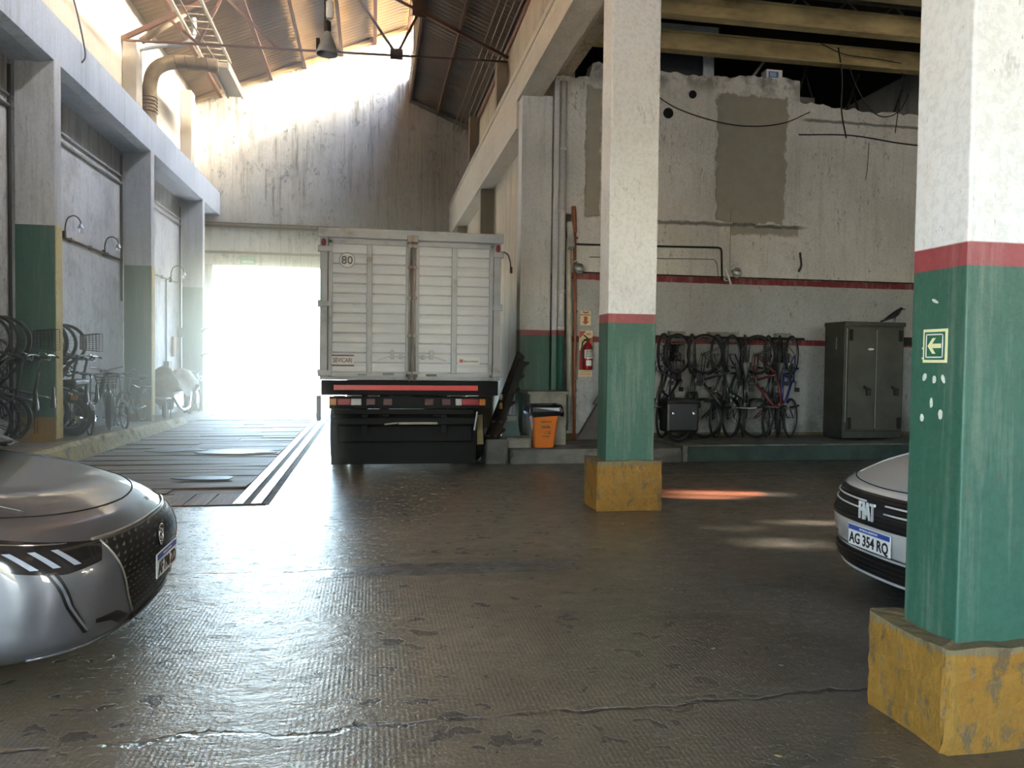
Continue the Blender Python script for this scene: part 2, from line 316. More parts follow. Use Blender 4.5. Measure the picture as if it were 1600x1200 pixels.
# ================================================================== floor
def floor_mat():
    n = N('worn_concrete_floor'); x, y, z = n.sep()
    f1 = n.noise(.7, 6, (1, 1, 1), .6); f2 = n.noise(5, 6, (1, 1.6, 1), .7)
    cc = n.mix(n.step(f1, .35, .7), hx('#3b3833'), hx('#565048'))
    cc = n.mix(n.math('MULTIPLY', n.step(n.math('ADD', x, n.math('MULTIPLY', f1, 1.5)), 1.0, 3.2, 1, 0), .7), cc, n.mix(n.step(f1, .35, .65), hx('#5f5749'), hx('#857962')))  # lane side lightened and warmed, doorway glare put into the colour
    cc = n.mix(n.step(f2, .35, .7, 0, .45), cc, hx('#655e50'))
    st = n.noise(1.1, 6, (.5, 1.2, 1), .7); cc = n.mix(n.step(st, .56, .68, 0, .7), cc, hx('#2c2c2c'))
    # spalled pits
    d1 = n.t.nodes.new('ShaderNodeTexVoronoi'); d1.inputs['Scale'].default_value = 6.0; d1.inputs['Randomness'].default_value = 1
    wv = n.t.nodes.new('ShaderNodeVectorMath'); wv.operation = 'ADD'
    nn = n.t.nodes.new('ShaderNodeTexNoise'); nn.inputs['Scale'].default_value = 9; nn.inputs['Detail'].default_value = 4; n.L(n.pos, nn.inputs[0])
    n.L(n.scale(n.pos, (1, 1.25, 1)), wv.inputs[0]); n.L(n.scale(nn.outputs[1], (.33, .33, 0)), wv.inputs[1]); n.L(wv.outputs[0], d1.inputs['Vector'])
    sz = n.math('MULTIPLY', n.step(n.noise(1.9, 3), .3, .7), .30)
    pit = n.step(n.math('SUBTRACT', d1.outputs[0], sz), .02, .05, 1, 0)
    d2 = n.noise(16, 5, (1, 1.5, 1), .7); pit2 = n.step(d2, .60, .64)
    zone = n.math('MULTIPLY', n.step(x, .2, 2.6, 1, .35), 1.)
    pits = n.math('MULTIPLY', n.math('MAXIMUM', pit, pit2), zone)
    cc = n.mix(n.math('MULTIPLY', pits, .75), cc, hx('#2b2a27'))
    # fine rolled ribs running away from the camera in pads
    rib = n.math('SINE', n.math('MULTIPLY', x, 2*PI/.022)); rib2 = n.math('SINE', n.math('MULTIPLY', y, 2*PI/.03))
    ribm = n.math('MULTIPLY', n.step(n.noise(1.3, 3), .38, .52), n.step(x, 1.6, 3.2, 1, 0)); ribm = n.math('MULTIPLY', ribm, n.step(y, 4.5, 6.5, 1, 0))
    ribs = n.math('MULTIPLY', n.math('MULTIPLY', n.math('ADD', rib, n.math('MULTIPLY', rib2, .4)), ribm), .013)
    # slab joints and cracks across the lane
    wob = n.math('MULTIPLY', n.math('SUBTRACT', n.noise(2.2, 5), .5), .28)
    jy = None
    for yy in (3.15, 5.55, 7.3, 9.85):
        a = n.step(n.math('ABSOLUTE', n.math('SUBTRACT', n.math('ADD', y, wob), yy)), .004, .018, 1, 0); jy = a if jy is None else n.math('MAXIMUM', jy, a)
    vcr = n.step(n.vor(.55, (1, 1, 1), 'DISTANCE_TO_EDGE'), .0, .006, 1, 0)
    cr = n.math('MULTIPLY', n.math('MAXIMUM', jy, n.math('MULTIPLY', vcr, .0)), n.step(n.noise(3, 3), .38, .5))
    cc = n.mix(n.math('MULTIPLY', cr, .8), cc, hx('#201f1d'))
    # repaired trench: a dark smooth mortar band
    def band(x0, x1, y0, y1):
        yy = n.math('ADD', y, n.math('MULTIPLY', wob, .5)); a = n.math('MULTIPLY', n.step(x, x0-.05, x0+.05), n.step(n.math('ADD', x, wob), x1-.02, x1+.02, 1, 0)); b = n.math('MULTIPLY', n.step(yy, y0-.01, y0+.01), n.step(yy, y1-.01, y1+.01, 1, 0)); return n.math('MULTIPLY', a, b)
    tr = band(-.3, 1.45, 5.33, 5.63); cc = n.mix(tr, cc, hx('#3c3d40'))
    # oil-dark areas in the annex, reddish dust spill
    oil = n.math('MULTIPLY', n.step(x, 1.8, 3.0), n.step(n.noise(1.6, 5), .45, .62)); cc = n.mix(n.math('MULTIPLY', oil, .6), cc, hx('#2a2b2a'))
    yel_ = band(3.3, 9.5, 9.62, 9.68); cc = n.mix(n.math('MULTIPLY', yel_, .5), cc, hx('#9d9a8c'))
    rd = n.step(n.math('ADD', n.math('POWER', n.math('DIVIDE', n.math('SUBTRACT', x, 3.8), .75), 2), n.math('ADD', n.math('POWER', n.math('DIVIDE', n.math('SUBTRACT', y, 8.25), .42), 2), n.math('MULTIPLY', wob, 4))), .5, 1.1, 1, 0)
    cc = n.mix(n.math('MULTIPLY', rd, .75), cc, hx('#a5674e'))
    n.set('Base Color', cc)
    r = n.math('ADD', n.step(f2, .3, .7, .26, .48), n.math('MULTIPLY', pits, .25)); r = n.math('SUBTRACT', r, n.math('MULTIPLY', tr, .1)); n.set('Roughness', r); n.set('Specular IOR Level', .7); n.set('Coat Weight', n.step(x, 1.2, 3.2, .9, .15)); n.set('Coat Roughness', .27)
    h = n.math('ADD', n.math('MULTIPLY', f2, .45), ribs); h = n.math('ADD', h, n.math('MULTIPLY', n.noise(38, 4), .16)); h = n.math('SUBTRACT', h, n.math('MULTIPLY', pits, .5)); h = n.math('SUBTRACT', h, n.math('MULTIPLY', cr, .6)); h = n.math('ADD', h, n.math('MULTIPLY', tr, .25))
    n.bump(h, 1.0, .024)
    return n.m
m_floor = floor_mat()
b = MB()
# floor with a shallow pit for the platform deck (X -4.1..-1.05, Y 8.1..21.2)
for (x0, x1, y0, y1) in ((-5.6, 11.2, -8, 8.1), (-5.6, -4.12, 8.1, 24.2), (-1.03, 3.3, 8.1, 24.2), (-4.12, -1.03, 21.3, 24.2), (3.3, 11.2, 8.1, 18)): b.box(x0, x1, y0, y1, -.25, 0)
b.box(-4.12, -1.03, 8.1, 21.3, -.25, -.14)
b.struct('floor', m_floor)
g = MB(); g.box(-40, 40, 24.2, 80, -.3, -.02); g.box(-40, -5.6, -40, 24.2, -.3, -.02); g.box(11.2, 40, -40, 24.2, -.3, -.02); g.box(-5.6, 11.2, -40, -8, -.3, -.02)
g.struct('ground', simple('pale_street_paving', '#cdbea6', .8, 0, .06, 2))

# ================================================================== walls
b = MB(); XL, XR = -5.5, 2.98
# gable wall with the doorway
DX0, DX1, DZ = -4.72, -.55, 4.2
def roofz(x): return 8.85+(x+5.4)*(11.62-8.85)/6.45 if x < 1.05 else 9.42-(x-1.05)*.405
Y0, Y1 = 23.8, 24.15
b.box(XL, DX0, Y0, Y1, 0, DZ); b.box(DX1, 3.3, Y0, Y1, 0, DZ)
b.prism([(XL, DZ), (3.3, DZ), (3.3, roofz(3.3)+.05), (1.05, 9.42+.05), (1.05, 11.7), (XL, roofz(XL)+.05)], 'y', Y0, Y1)
b.struct('wall_back', m_end)
# left wall, lower part as recessed panels between the columns
b = MB(); b.box(-5.4, -5.0, -2, 24.15, 0, 6.25); b.box(-5.4, -5.0, -8, -7, 0, 6.25); b.box(-5.4, -5.0, -7, -2, 5.6, 6.25); b.struct('wall_left', m_wallL)  # unseen gap behind the camera added to light the hall from the side
b = MB(); b.box(-5.4, -5.08, -8, 24.15, 6.25, 9.0); b.struct('wall_left_upper', m_wallLu)
# right wall of the hall above the beam, and the infill wall behind the second column
b = MB(); b.box(2.93, 3.25, -8, 24.15, 6.28, 8.75); b.box(2.62, 2.9, 12.5, 24.15, 0, 6.1); b.struct('wall_right_upper', wallpaint('warm_stained_plaster', [(None, '#c8b99e')], stain='#6f6450', streak=.6, speck=.7, crack=.3, bump=.5))
# annex cross wall with the bicycles (uneven broken top)
b = MB(); n = 150; ys = (12.3, 12.62)
def wtop(x): return (6.36 if x < 7.22 else 6.02)+.03*math.sin(x*2.1)+.015*math.sin(x*9.3)+.012*math.sin(x*23)-(.04*(x-7.2) if x > 7.22 else 0)-(.22 if x < 3.5 else 0)+random.uniform(-.012, .012)
xs = [2.9+8.4*i/n for i in range(n+1)]; xs = sorted(xs+[7.215, 7.225]); tops = [wtop(x) for x in xs]
for i in range(len(xs)-1):
    x0, x1, z0, z1 = xs[i], xs[i+1], tops[i], tops[i+1]
    b.add([(x0, 12.3, 0), (x1, 12.3, 0), (x1, 12.3, z1), (x0, 12.3, z0), (x0, 12.62, 0), (x1, 12.62, 0), (x1, 12.62, z1+.03), (x0, 12.62, z0+.03)], [(0, 1, 2, 3), (3, 2, 6, 7), (5, 4, 7, 6)])
b.box(2.9, 2.91, 12.3, 12.62, 0, 6.1)
b.struct('wall_annex', m_wallR, fix=True)
# annex outer wall with holes added to throw sun spots on the floor, dark loft behind
m_annex = wallpaint('annex_plaster', [(None, '#a5a39c')], stain='#7d776b', bump=.2)
b = MB(); WX = 11.0
holes = [(4.08, 4.40, 3.50, 3.80), (4.74, 4.90, 3.66, 3.79), (5.04, 5.2, 3.14, 3.50), (6.35, 6.5, 3.3, 3.7), (6.58, 6.85, 3.02, 3.62), (5.5, 5.62, 2.6, 2.9)]
b2 = MB()
bm_x = (WX, WX+.12)
# build wall as strips around the openings
ycuts = sorted(set([-8, 18]+[v for h in holes for v in h[:2]]))
for i in range(len(ycuts)-1):
    a, c = ycuts[i], ycuts[i+1]; mid = (a+c)/2; hs = sorted([h[2:] for h in holes if h[0] < mid < h[1]]); z = 0
    for (h0, h1) in hs: b.box(*bm_x, a, c, z, h0); z = h1
    b.box(*bm_x, a, c, z, 7.6)
b.box(3.3, WX+.12, 18, 18.2, 0, 7.6); b.box(3.25, 3.3, 12.62, 18, 0, 7.6)
b.struct('wall_right', m_annex)
b = MB(); b.box(2.95, WX+.12, -8, 18.2, 7.6, 7.7); b.struct('ceiling_annex', m_dark)
# wall behind the camera: unseen, openings made up to set the fill light
b = MB(); b.box(-5.4, -4.9, -8.3, -8, 0, 9); b.box(2.4, 3.2, -8.3, -8, 0, 9); b.box(-5.4, 3.2, -8.3, -8, 3.0, 11.8); b.box(-5.4, -4.2, -8.3, -8, 0, 3.0); b.box(-1.6, 3.2, -8.3, -8, 0, 3.0); b.box(3.2, 6.2, -8.3, -8, 0, 7.7); b.box(9.5, 11.1, -8.3, -8, 0, 7.7); b.box(6.2, 9.5, -8.3, -8, 0, 3.0); b.box(6.2, 9.5, -8.3, -8, 4.9, 7.7)
b.struct('wall_front', m_annex)

# ================================================================== roof
m_sheetL = simple('tan_corrugated_sheet', '#8d7655', .65, 0, .15, 1.5, 0, dirt='#6b583f')  # even tan base colour for the left roof
m_sheetR = simple('old_corrugated_sheet', '#6c5d4c', .7, 0, .2, 1.8, 0, dirt='#2c241c')
def sheets(x0, z0, x1, z1, ya, yb, cuts, mat, name, root, pitch=.19, amp=.042):
    # corrugations run down the slope, so profile varies with Y; one object per course between purlins
    for i in range(len(cuts)-1):
        t0, t1 = cuts[i], cuts[i+1]; yy = ya
        while yy < yb-.01:
            ye = min(yy+4.8, yb); m = MB(); k = int((ye-yy)/pitch)*6+1
            lift = .012*(i % 2)
            def P(a, c, k=k, yy=yy, ye=ye, t0=t0, t1=t1, lift=lift):
                y = yy+(ye-yy)*c/(k-1); t = (t0 if a == 0 else t1+.01); x = x0+(x1-x0)*t; z = z0+(z1-z0)*t
                return (x, y, z+lift+amp*math.sin(y*2*PI/pitch))
            m.grid(P, 2, k, smooth=True); m.part('roof_sheet', mat, root, fix=False); yy = ye
ce = MB(); ce.box(-5.6, 1.02, -8.3, 24.2, 12.0, 12.05)
def mk(name):
    o = bpy.data.objects.new(name, None); C.objects.link(o); o['kind'] = 'structure'; return o
roofL = mk('ceiling_left'); roofR = mk('ceiling_right')
tp = [(-5.5+6.55*0, 0)]
xsP = [-4.42, -3.01, -2.05, -.98, -.01, 1.0]
cutL = [0]+[(x+5.5)/6.55 for x in xsP[1:5]]+[1.02]
sheets(-5.5, 8.84, 1.05, 11.64, -8, 24.1, cutL, m_sheetL, 'roof_sheet', roofL)
sheets(1.05, 9.44, 3.05, 8.63, -8, 24.1, [0, .45, 1.0], m_sheetR, 'roof_sheet', roofR)
for x in xsP:
    z = roofz(x)-.09; m = MB(); m.box(x-.03, x+.02, -8, 23.8, z-.12, z+.06); m.box(x-.03, x+.07, -8, 23.8, z-.13, z-.11); m.part('purlin', m_rust, roofL)
for x, mt in ((1.08, m_rust), (1.9, m_rust), (2.88, m_steel)):
    z = roofz(x+.001)-.08; m = MB(); m.box(x-.025, x+.025, -8, 23.8, z-.05, z+.05); m.part('purlin', mt, roofR)
# edge flashing on the gable and framing posts of the clerestory
m = MB()
m.bar((-5.4, 23.72, 8.77), (1.05, 23.72, 11.5), .1, .1); m.part('edge_strip', simple('cream_strip', '#bfa67e', .6), roofL)
m = MB(); m.bar((1.05, 23.72, 9.33), (2.95, 23.72, 8.55), .06, .06); m.part('edge_strip', m_conc, roofR)
for y in range(0, 24, 2):
    m = MB(); m.bar((1.05, y+.6, 9.4), (1.05, y+.6, 11.5), .05); m.part('clerestory_post', m_rust, roofR)
m = MB(); m.box(1.03, 1.06, -8, 15, 9.36, 10.85); m.box(1.03, 1.06, 15, 21.4, 9.36, 10.5); m.box(1.03, 1.06, 21.4, 23.8, 9.36, 10.0); m.box(1.03, 1.06, -8, 2, 10.85, 11.6); m.part('light_baffle', m_sheetR, roofR)  # baffle panels added to narrow the sunlight through the clerestory
m = MB(); m.box(1.0, 1.1, -8, 23.8, 11.4, 11.5); m.part('top_rail', m_rust, roofL)
# ================================================================== columns and beams
def rough_box(x0, x1, y0, y1, z0, z1, b=.02, amp=.008, nz=14, rnd=None):
    """box with rounded, slightly irregular corners"""
    r = rnd or random; m = MB(); cor = []
    for (cx, cy, a0) in ((x1-b, y1-b, 0), (x0+b, y1-b, 90), (x0+b, y0+b, 180), (x1-b, y0+b, 270)):
        for k in range(4): a = math.radians(a0+k*30); cor.append((cx+b*math.cos(a), cy+b*math.sin(a)))
    ring = []
    for i in range(len(cor)):
        p, q = cor[i], cor[(i+1) % len(cor)]; L = math.hypot(q[0]-p[0], q[1]-p[1]); k = max(1, int(L/.12))
        for j in range(k): ring.append((p[0]+(q[0]-p[0])*j/k, p[1]+(q[1]-p[1])*j/k))
    cx, cy = (x0+x1)/2, (y0+y1)/2; K = len(ring)
    zs = [z0+(z1-z0)*i/nz for i in range(nz+1)]
    off = [[r.uniform(-amp, amp) for _ in ring] for _ in zs]
    m.grid(lambda i, j: (ring[i][0]+(ring[i][0]-cx)*off[j][i]*2, ring[i][1]+(ring[i][1]-cy)*off[j][i]*2, zs[j]+(off[j][i]*1.2 if 0 < j < nz or amp > .006 and j == nz else 0)), K, nz+1, smooth=False, closeu=True)
    top = len(m.v); m.v.append((cx, cy, z1)); 
    for i in range(K): m.f.append([i*(nz+1)+nz, ((i+1) % K)*(nz+1)+nz, top]); m.m.append(0); m.sm.append(False)
    return m
m_yface = wallpaint('pale_yellow_side', [(None, '#e0cb86')], stain='#8d7a45', streak=.4, speck=.8, crack=.2)
labs = ['white, red and green square column nearest the camera, with arrow sign', 'white, red and green column in the middle with a yellow plinth on the open floor']
for i, y in enumerate((2.63, 7.43)):
    ex = 0 if i == 0 else .05
    e = empty('column', labs[i], 'column', (2.27+ex, y, 0))
    rough_box(2.27+ex, 2.78+ex, y, y+.31, .36, 6.0, .012, .0012, 30).part('shaft', m_colR, e)
    rough_box(2.175+ex*.8, 2.85+ex, y-.07, y+.42, 0, .405 if i == 0 else .5, .03, .011, 9).part('plinth', m_base1 if i == 0 else m_base, e, 'chipped yellow concrete plinth')
for i, (y, lab) in enumerate(((12.2, 'column at the corner behind the orange bin, pipes beside it'), (17.0, 'stained greyish column on the right wall above the truck'), (21.8, 'farthest right-hand column beside the gable wall'))):
    m = rough_box(2.33, 2.84, y, y+.3, 0, 5.76 if i == 0 else 5.55, .012, .001, 20)
    m.thing('column', m_colR2 if i == 0 else simple('stained_column', '#9d9076', .75, 0, .2, 3, .3, dirt='#5d5a3f', st=(2, 2, .3)), lab, 'column', None, (2.33, y, 0))
for i, y in enumerate((-2.5, 2.3, 7.1, 11.9, 16.7, 21.5)):
    if i < 3: lab = 'left-hand wall column before the bicycles, outside the picture'
    else: lab = ['green and yellow wall column behind the hanging bicycles on the left', 'green wall column between the folding bicycles and the covered scooter', 'farthest green wall column on the left, next to the bright doorway'][i-3]
    m = rough_box(-4.95, -4.43, y, y+.24, (.26 if y < 12.6 else max(.02, .26-(y-12.6)*.0225)), 5.7, .012, .001, 24); o = m.thing('wall_column', m_colL, lab, 'column', 'wall columns on the left' if i < 3 else None, (-4.95, y, 0)); m = MB(); m.bbox(-4.432, -4.422, y+.004, y+.236, .3, 3.33, .003); m.part('yellow_face', m_yface, o, 'side face painted pale yellow')
# left beam with a chamfered soffit
m = MB(); m.prism([(-4.43, 6.29), (-4.43, 5.64), (-4.6, 5.6), (-5.02, 5.6), (-5.02, 6.29)], 'y', -8, 23.8)
m.thing('concrete_beam', m_beamL, 'whitewashed concrete beam running along the top of the left columns', 'beam', None, (-4.43, -8, 5.6))
for y in (-2.5, 2.3, 7.1, 11.9, 16.7, 21.5):
    pass
m = MB(); m.box(2.29, 2.66, -8, 12.5, 5.74, 6.26)
m.box(2.29, 2.62, 12.5, 23.8, 5.3, 6.22); m.box(2.27, 2.30, -8, 23.8, 6.16, 6.26); m.box(2.62, 3.0, -8, 23.8, 6.2, 6.28)
m.thing('concrete_beam', m_beamR, 'cream concrete beam running above the right-hand columns towards the gable', 'beam', None, (2.29, -8, 5.3))
# annex: edge beam along the hall side, tan joists with open-web joists in between
m = MB(); m.box(2.72, 2.95, -8, 12.3, 6.35, 6.8); m.thing('edge_beam', m_rust, 'rusty steel beam behind the cream beam, leading to the annex wall', 'beam', None, (2.8, -8, 6.3))
labsj = ['lowest tan steel joist just above the broken wall top', 'second tan steel joist from the wall, with dark bolt holes', 'third tan steel joist at the top edge of the picture']
for i, (y, z) in enumerate(((12.05, 6.62), (10.85, 6.62), (9.75, 6.62), (8.6, 6.62))):
    m = MB(); m.box(3.26, 10.98, y, y+.03, z, z+.27); m.box(3.26, 10.98, y-.06, y+.12, z-.025, z); m.box(3.26, 10.98, y-.06, y+.12, z+.27, z+.29)
    m.thing('steel_joist', m_ibeam, labsj[i] if i < 3 else 'fourth tan steel joist, above the top edge of the picture', 'beam', None, (3.26, y, z))
for i, y in enumerate((11.4, 10.25)):
    m = MB(); m.bar((3.3, y, 7.35), (10.95, y, 7.35), .05); m.bar((3.3, y, 6.98), (10.95, y, 6.98), .04)
    k = 0; x = 3.3
    while x < 10.5: m.bar((x, y, 6.98 if k % 2 else 7.35), (x+.42, y, 7.35 if k % 2 else 6.98), .025); x += .42; k += 1
    m.thing('lattice_joist', simple('dusty_steel', '#6d6759', .7, .2), ['dusty zigzag lattice joist between the lowest and second tan joists', 'dusty zigzag lattice joist between the second and third tan joists'][i], 'joist', None, (2.9, y, 7.3))
# ================================================================== raised walkways, deck
def plz(y): return .26 if y < 12.6 else max(.02, .26-(y-12.6)*.0225)
# left walkway, sloping down towards the doorway, yellow kerb face broken along its edge
r = random.Random(3)
e = empty('walkway', 'raised grey concrete walkway under the parked bicycles along the left wall', 'walkway', (-4.7, 6, 0))
m = MB(); K = 50
m.grid(lambda i, j: [(-4.99, 6+17.7*i/K, plz(6+17.7*i/K)), (-4.27, 6+17.7*i/K, plz(6+17.7*i/K))][j], K+1, 2, smooth=False)
m.grid(lambda i, j: [(-4.27, 6+17.7*i/K, plz(6+17.7*i/K)), (-4.27, 6+17.7*i/K, 0)][j], K+1, 2, smooth=False)
m.box(-5.0, -4.27, 5.98, 6, 0, .26); m.part('slab', simple('walkway_concrete', '#8a7c66', .8, 0, .2, 4, .5, dirt='#5c5446'), e)
m = MB(); K = 110; prof = []
for i in range(K+1):
    y = 6+12.3*i/K; top = plz(y)+.012; ch = r.random() < .35
    a = .03+.09*r.random()*ch; prof.append([(-4.275, y, top), (-4.16-a*.6+.01*r.random(), y, top-.006*r.random()), (-4.13-.01*r.random(), y, top-.03-a*.8), (-4.12+.012*r.random(), y, .06), (-4.11+.012*r.random(), y, 0)])
m.grid(lambda i, j: prof[i][j], K+1, 5, smooth=False); m.part('kerb', m_kerbY, e, 'chipped yellow kerb', fix=False)
# right walkway under bicycles and cabinet with a dark green front, and older stone slab at its left end
e = empty('walkway', 'raised walkway with a grimy green front under the cabinet and hanging bicycles', 'walkway', (7.8, 11.6, 0))
m = MB(); m.bbox(4.62, 10.98, 10.92, 12.285, 0, .255, .012); m.part('slab', m_concD, e)
m = MB(); m.box(4.7, 10.98, 10.905, 10.922, .005, .235); m.part('front_face', simple('dirty_green_front', '#2f423b', .7, 0, .25, 3, .3, dirt='#1e2421'), e)
m = rough_box(1.98, 4.6, 10.9, 12.2, 0, .21, .04, .006, 4); m.thing('stone_slab', m_concD, 'low worn stone slab carrying the orange bin and concrete block', 'slab', None, (3.2, 11.4, 0))
m = rough_box(1.9, 2.33, 11.15, 12.1, .21, .36, .04, .012, 3); m.thing('stone_step', m_conc, 'small pale stone step left of the concrete block', 'step', None, (2.1, 11.5, .21))

# weighing deck: planks across, with a last course of planks lengthwise at the near end
m_wood = simple('weathered_planks', '#8d7c68', .6, 0, .25, 2.5, .5, dirt='#57493c', st=(.4, 6, 1), spec=.4)
m_wood2 = simple('weathered_planks_long', '#93826e', .6, 0, .25, 2.5, .5, dirt='#57493c', st=(6, .4, 1), spec=.4)
m_worn = simple('worn_steel_strip', '#b9b4aa', .3, .35, .15, 5, .2)
e = empty('platform_deck', 'sunken vehicle platform deck of weathered grey planks leading to the doorway', 'platform', (-2.5, 14.5, -.14))
r = random.Random(11)
x = -4.08
while x < -1.42:
    w = .2+.06*r.random(); x1 = min(x+w, -1.4); m = MB(); m.bbox(x+.004, x1-.004, 8.14, 8.82+r.uniform(-.02, .02), -.05, .004+r.uniform(-.006, .004), .006); m.part('plank', m_wood2, e); x = x1
y = 8.86
while y < 21.2:
    w = .2+.12*r.random(); y1 = min(y+w, 21.25)
    xs_ = [-4.08, -1.42] if r.random() < .6 else [-4.08, r.uniform(-3.3, -2.0), -1.42]
    for k in range(len(xs_)-1):
        m = MB(); dz = r.uniform(-.012, .006); tilt = r.uniform(-.008, .008); m.bbox(xs_[k]+.004, xs_[k+1]-.004, y+.006, y1-.006, -.05, .004+dz, .008)
        m.v = [(a, b_, c+tilt*(a+2.7)) for a, b_, c in m.v]; m.part('plank', m_wood, e)
    y = y1
m = MB(); m.box(-1.415, -1.035, 8.14, 21.25, -.08, -.004); m.part('rail_bed', m_concD, e)
for x in (-1.40, -1.22):
    m = MB(); m.bbox(x, x+.11, 8.14, 21.25, -.05, .012, .006); m.part('edge_rail', m_worn, e, 'worn shiny steel edge rail')
m = MB(); m.bbox(-4.1, -1.06, 8.1, 8.13, -.1, .008, .004); m.part('end_angle', m_rust, e)
m = MB(); m.box(-4.1, -1.1, 8.13, 21.3, -.13, -.06); m.part('support_frame', m_dark, e)
# flattened metal patches nailed over the planks
for k, (x0, y0, w, h) in enumerate(((-3.55, 12.6, .9, .55), (-2.7, 12.3, 1.2, .6), (-2.35, 9.7, .75, .3))):
    m = MB(); pts = []
    for i in range(14): a = 2*PI*i/14; q = 1+r.uniform(-.25, .2); pts.append((x0+w/2+w/2*math.cos(a)*q, y0+h/2+h/2*math.sin(a)*q))
    m.prism(pts, 'z', .016, .026); m.part('patch_plate', simple('worn_patch', '#5f5850', .45, .3, .2, 6, .3), e)
# small litter
def leaf(name, x, y, s, col, lab, rz):
    m = MB(); pts = [(-1, 0), (-.5, .45), (.2, .5), (.8, .2), (1, 0), (.6, -.3), (-.2, -.5), (-.7, -.3)]
    top = [(x+s*(a*math.cos(rz)-b_*math.sin(rz)), y+s*(a*math.sin(rz)+b_*math.cos(rz)), .006+.12*s*abs(a)) for a, b_ in pts]
    m.add([(x, y, .004)]+top, [(0, i+1, (i+1) % 8+1) for i in range(8)]); m.thing(name, simple('dry_litter', col, .7), lab, 'litter', None, (x, y, 0), fix=False)
leaf('leaf', 1.76, 3.72, .02, '#b3a983', 'pale dry leaf lying alone on the floor left of the near column', .3)
leaf('leaf', 1.53, 2.65, .018, '#b9a56a', 'yellowish dry leaf at the bottom edge of the floor beside the near plinth', 2.4)
leaf('paper_scrap', 1.95, 4.75, .012, '#cfcfc8', 'tiny white scrap on the floor between the two columns', .1)
leaf('paper_scrap', 2.0, 3.46, .014, '#c9c9c2', 'tiny white scrap on the floor close to the near plinth', 2.8)
leaf('paper_scrap', 2.28, 6.75, .018, '#cfcdc0', 'white scrap on the floor just in front of the middle plinth', .2)
# ================================================================== the box truck
TY = 10.3
t = empty('box_truck', 'white box truck seen from behind, standing left of the right-hand columns', 'truck', (.51, TY+3, 0))
X0, X1, Z0, Z1 = -.68, 1.70, 1.22, 3.18
m = MB(); m.bbox(X0+.03, X1-.03, TY+.05, TY+5.2, Z0, Z1-.06, .03)
for k in range(24): m.box(X0+.015, X0+.03, TY+.2+k*.2, TY+.3+k*.2, Z0+.1, Z1-.2); m.box(X1-.03, X1-.015, TY+.2+k*.2, TY+.3+k*.2, Z0+.1, Z1-.2)
m.part('cargo_body', m_wpaint, t)
m = MB(); m.bbox(X0-.03, X1+.03, TY-.03, TY+5.25, Z1-.05, Z1+.02, .012); m.bbox(X0-.03, X1+.03, TY-.045, TY-.01, Z1-.11, Z1-.03, .008); m.part('roof_rim', m_wtrim, t)
m = MB()
m.bbox(X0, X0+.1, TY-.01, TY+.06, Z0, Z1-.08, .01); m.bbox(X1-.1, X1, TY-.01, TY+.06, Z0, Z1-.08, .01); m.bbox(X0, X1, TY-.005, TY+.05, Z0, Z0+.06, .01); m.part('rear_frame', m_wtrim, t)
MX = .51
for s, (a, c) in enumerate(((X0+.11, MX-.035), (MX+.035, X1-.11))):
    zl, zh = Z0+.04, Z1-.14; d = MB(); f = .05
    d.box(a+.02, c-.02, TY-.015, TY+.03, zl+.02, zh-.02); dd = d.part('rear_door', m_wpaint, t)
    fr = MB()
    for q in ((a, a+f, zl, zh), (c-f, c, zl, zh), (a, c, zl, zl+f), (a, c, zh-f, zh)): fr.bbox(q[0], q[1], TY-.04, TY-.01, q[2], q[3], .006)
    mid = (a+c)/2; fr.bbox(mid-.035, mid+.035, TY-.038, TY-.01, zl+f, zh-f, .008); fr.part('door_frame', m_wtrim, dd)
    nz = 13; h = (zh-zl-2*f-.01)/nz
    for (p, q) in ((a+f+.006, mid-.04), (mid+.04, c-f-.006)):
        for k in range(nz):
            z = zl+f+.005+k*h; sl = MB()
            sl.add([(p, TY-.016, z), (q, TY-.016, z), (q, TY-.034, z+.018), (p, TY-.034, z+.018), (q, TY-.034, z+h*.62), (p, TY-.034, z+h*.62), (q, TY-.018, z+h-.006), (p, TY-.018, z+h-.006)], [(0, 1, 2, 3), (3, 2, 4, 5), (5, 4, 6, 7)]+[(0, 3, 5, 7), (1, 6, 4, 2)])
            sl.part('slat', m_wpaint, dd)
    # locking bar, keepers, handle
    bx = c-.0 if s == 0 else a+.0; sg = -1 if s == 0 else 1
    lb = MB(); lb.cyl((bx, TY-.055, zl-.05), (bx, TY-.055, zh+.05), .014, 10)
    for z in (zl+.06, zl+.55, zl+1.05, zl+1.45, zh-.05): lb.bbox(bx-.03, bx+.03, TY-.07, TY-.02, z-.02, z+.02, .004)
    lb.bbox(bx-.035, bx+.035, TY-.07, TY-.01, zh-.0, zh+.09, .006); lb.part('locking_bar', simple('rust_stained_bar', '#a79d90', .5, .3, .2, 5, dirt='#7a5840'), dd)
    hd = MB(); z = zl+.27; hd.bar((bx+sg*.02, TY-.075, z), (bx+sg*.27, TY-.075, z+.0), .018, .02); hd.bar((bx+sg*.27, TY-.075, z), (bx+sg*.42, TY-.075, z-.05), .016, .02)
    hd.bbox(bx+sg*.20, bx+sg*.245, TY-.08, TY-.03, z-.03, z+.09, .006); hd.bbox(bx+sg*.09, bx+sg*.13, TY-.08, TY-.03, z-.03, z+.03, .006); hd.part('lock_handle', m_wtrim, dd)
    # hinges on the outer edge
    for z in (zh-.12, zl+.95, zl+.05):
        hg = MB(); ox = a if s == 0 else c; so_ = X0-.012 if s == 0 else X1+.012; hg.bbox(min(ox-sg*0+(0 if s else -.0), so_), max(ox+(.04 if s == 0 else 0), so_), TY-.05, TY-.03, z-.035, z+.035, .005); hg.cyl((so_, TY-.035, z-.045), (so_, TY-.035, z+.045), .014, 8); hg.part('hinge', m_wtrim, dd)
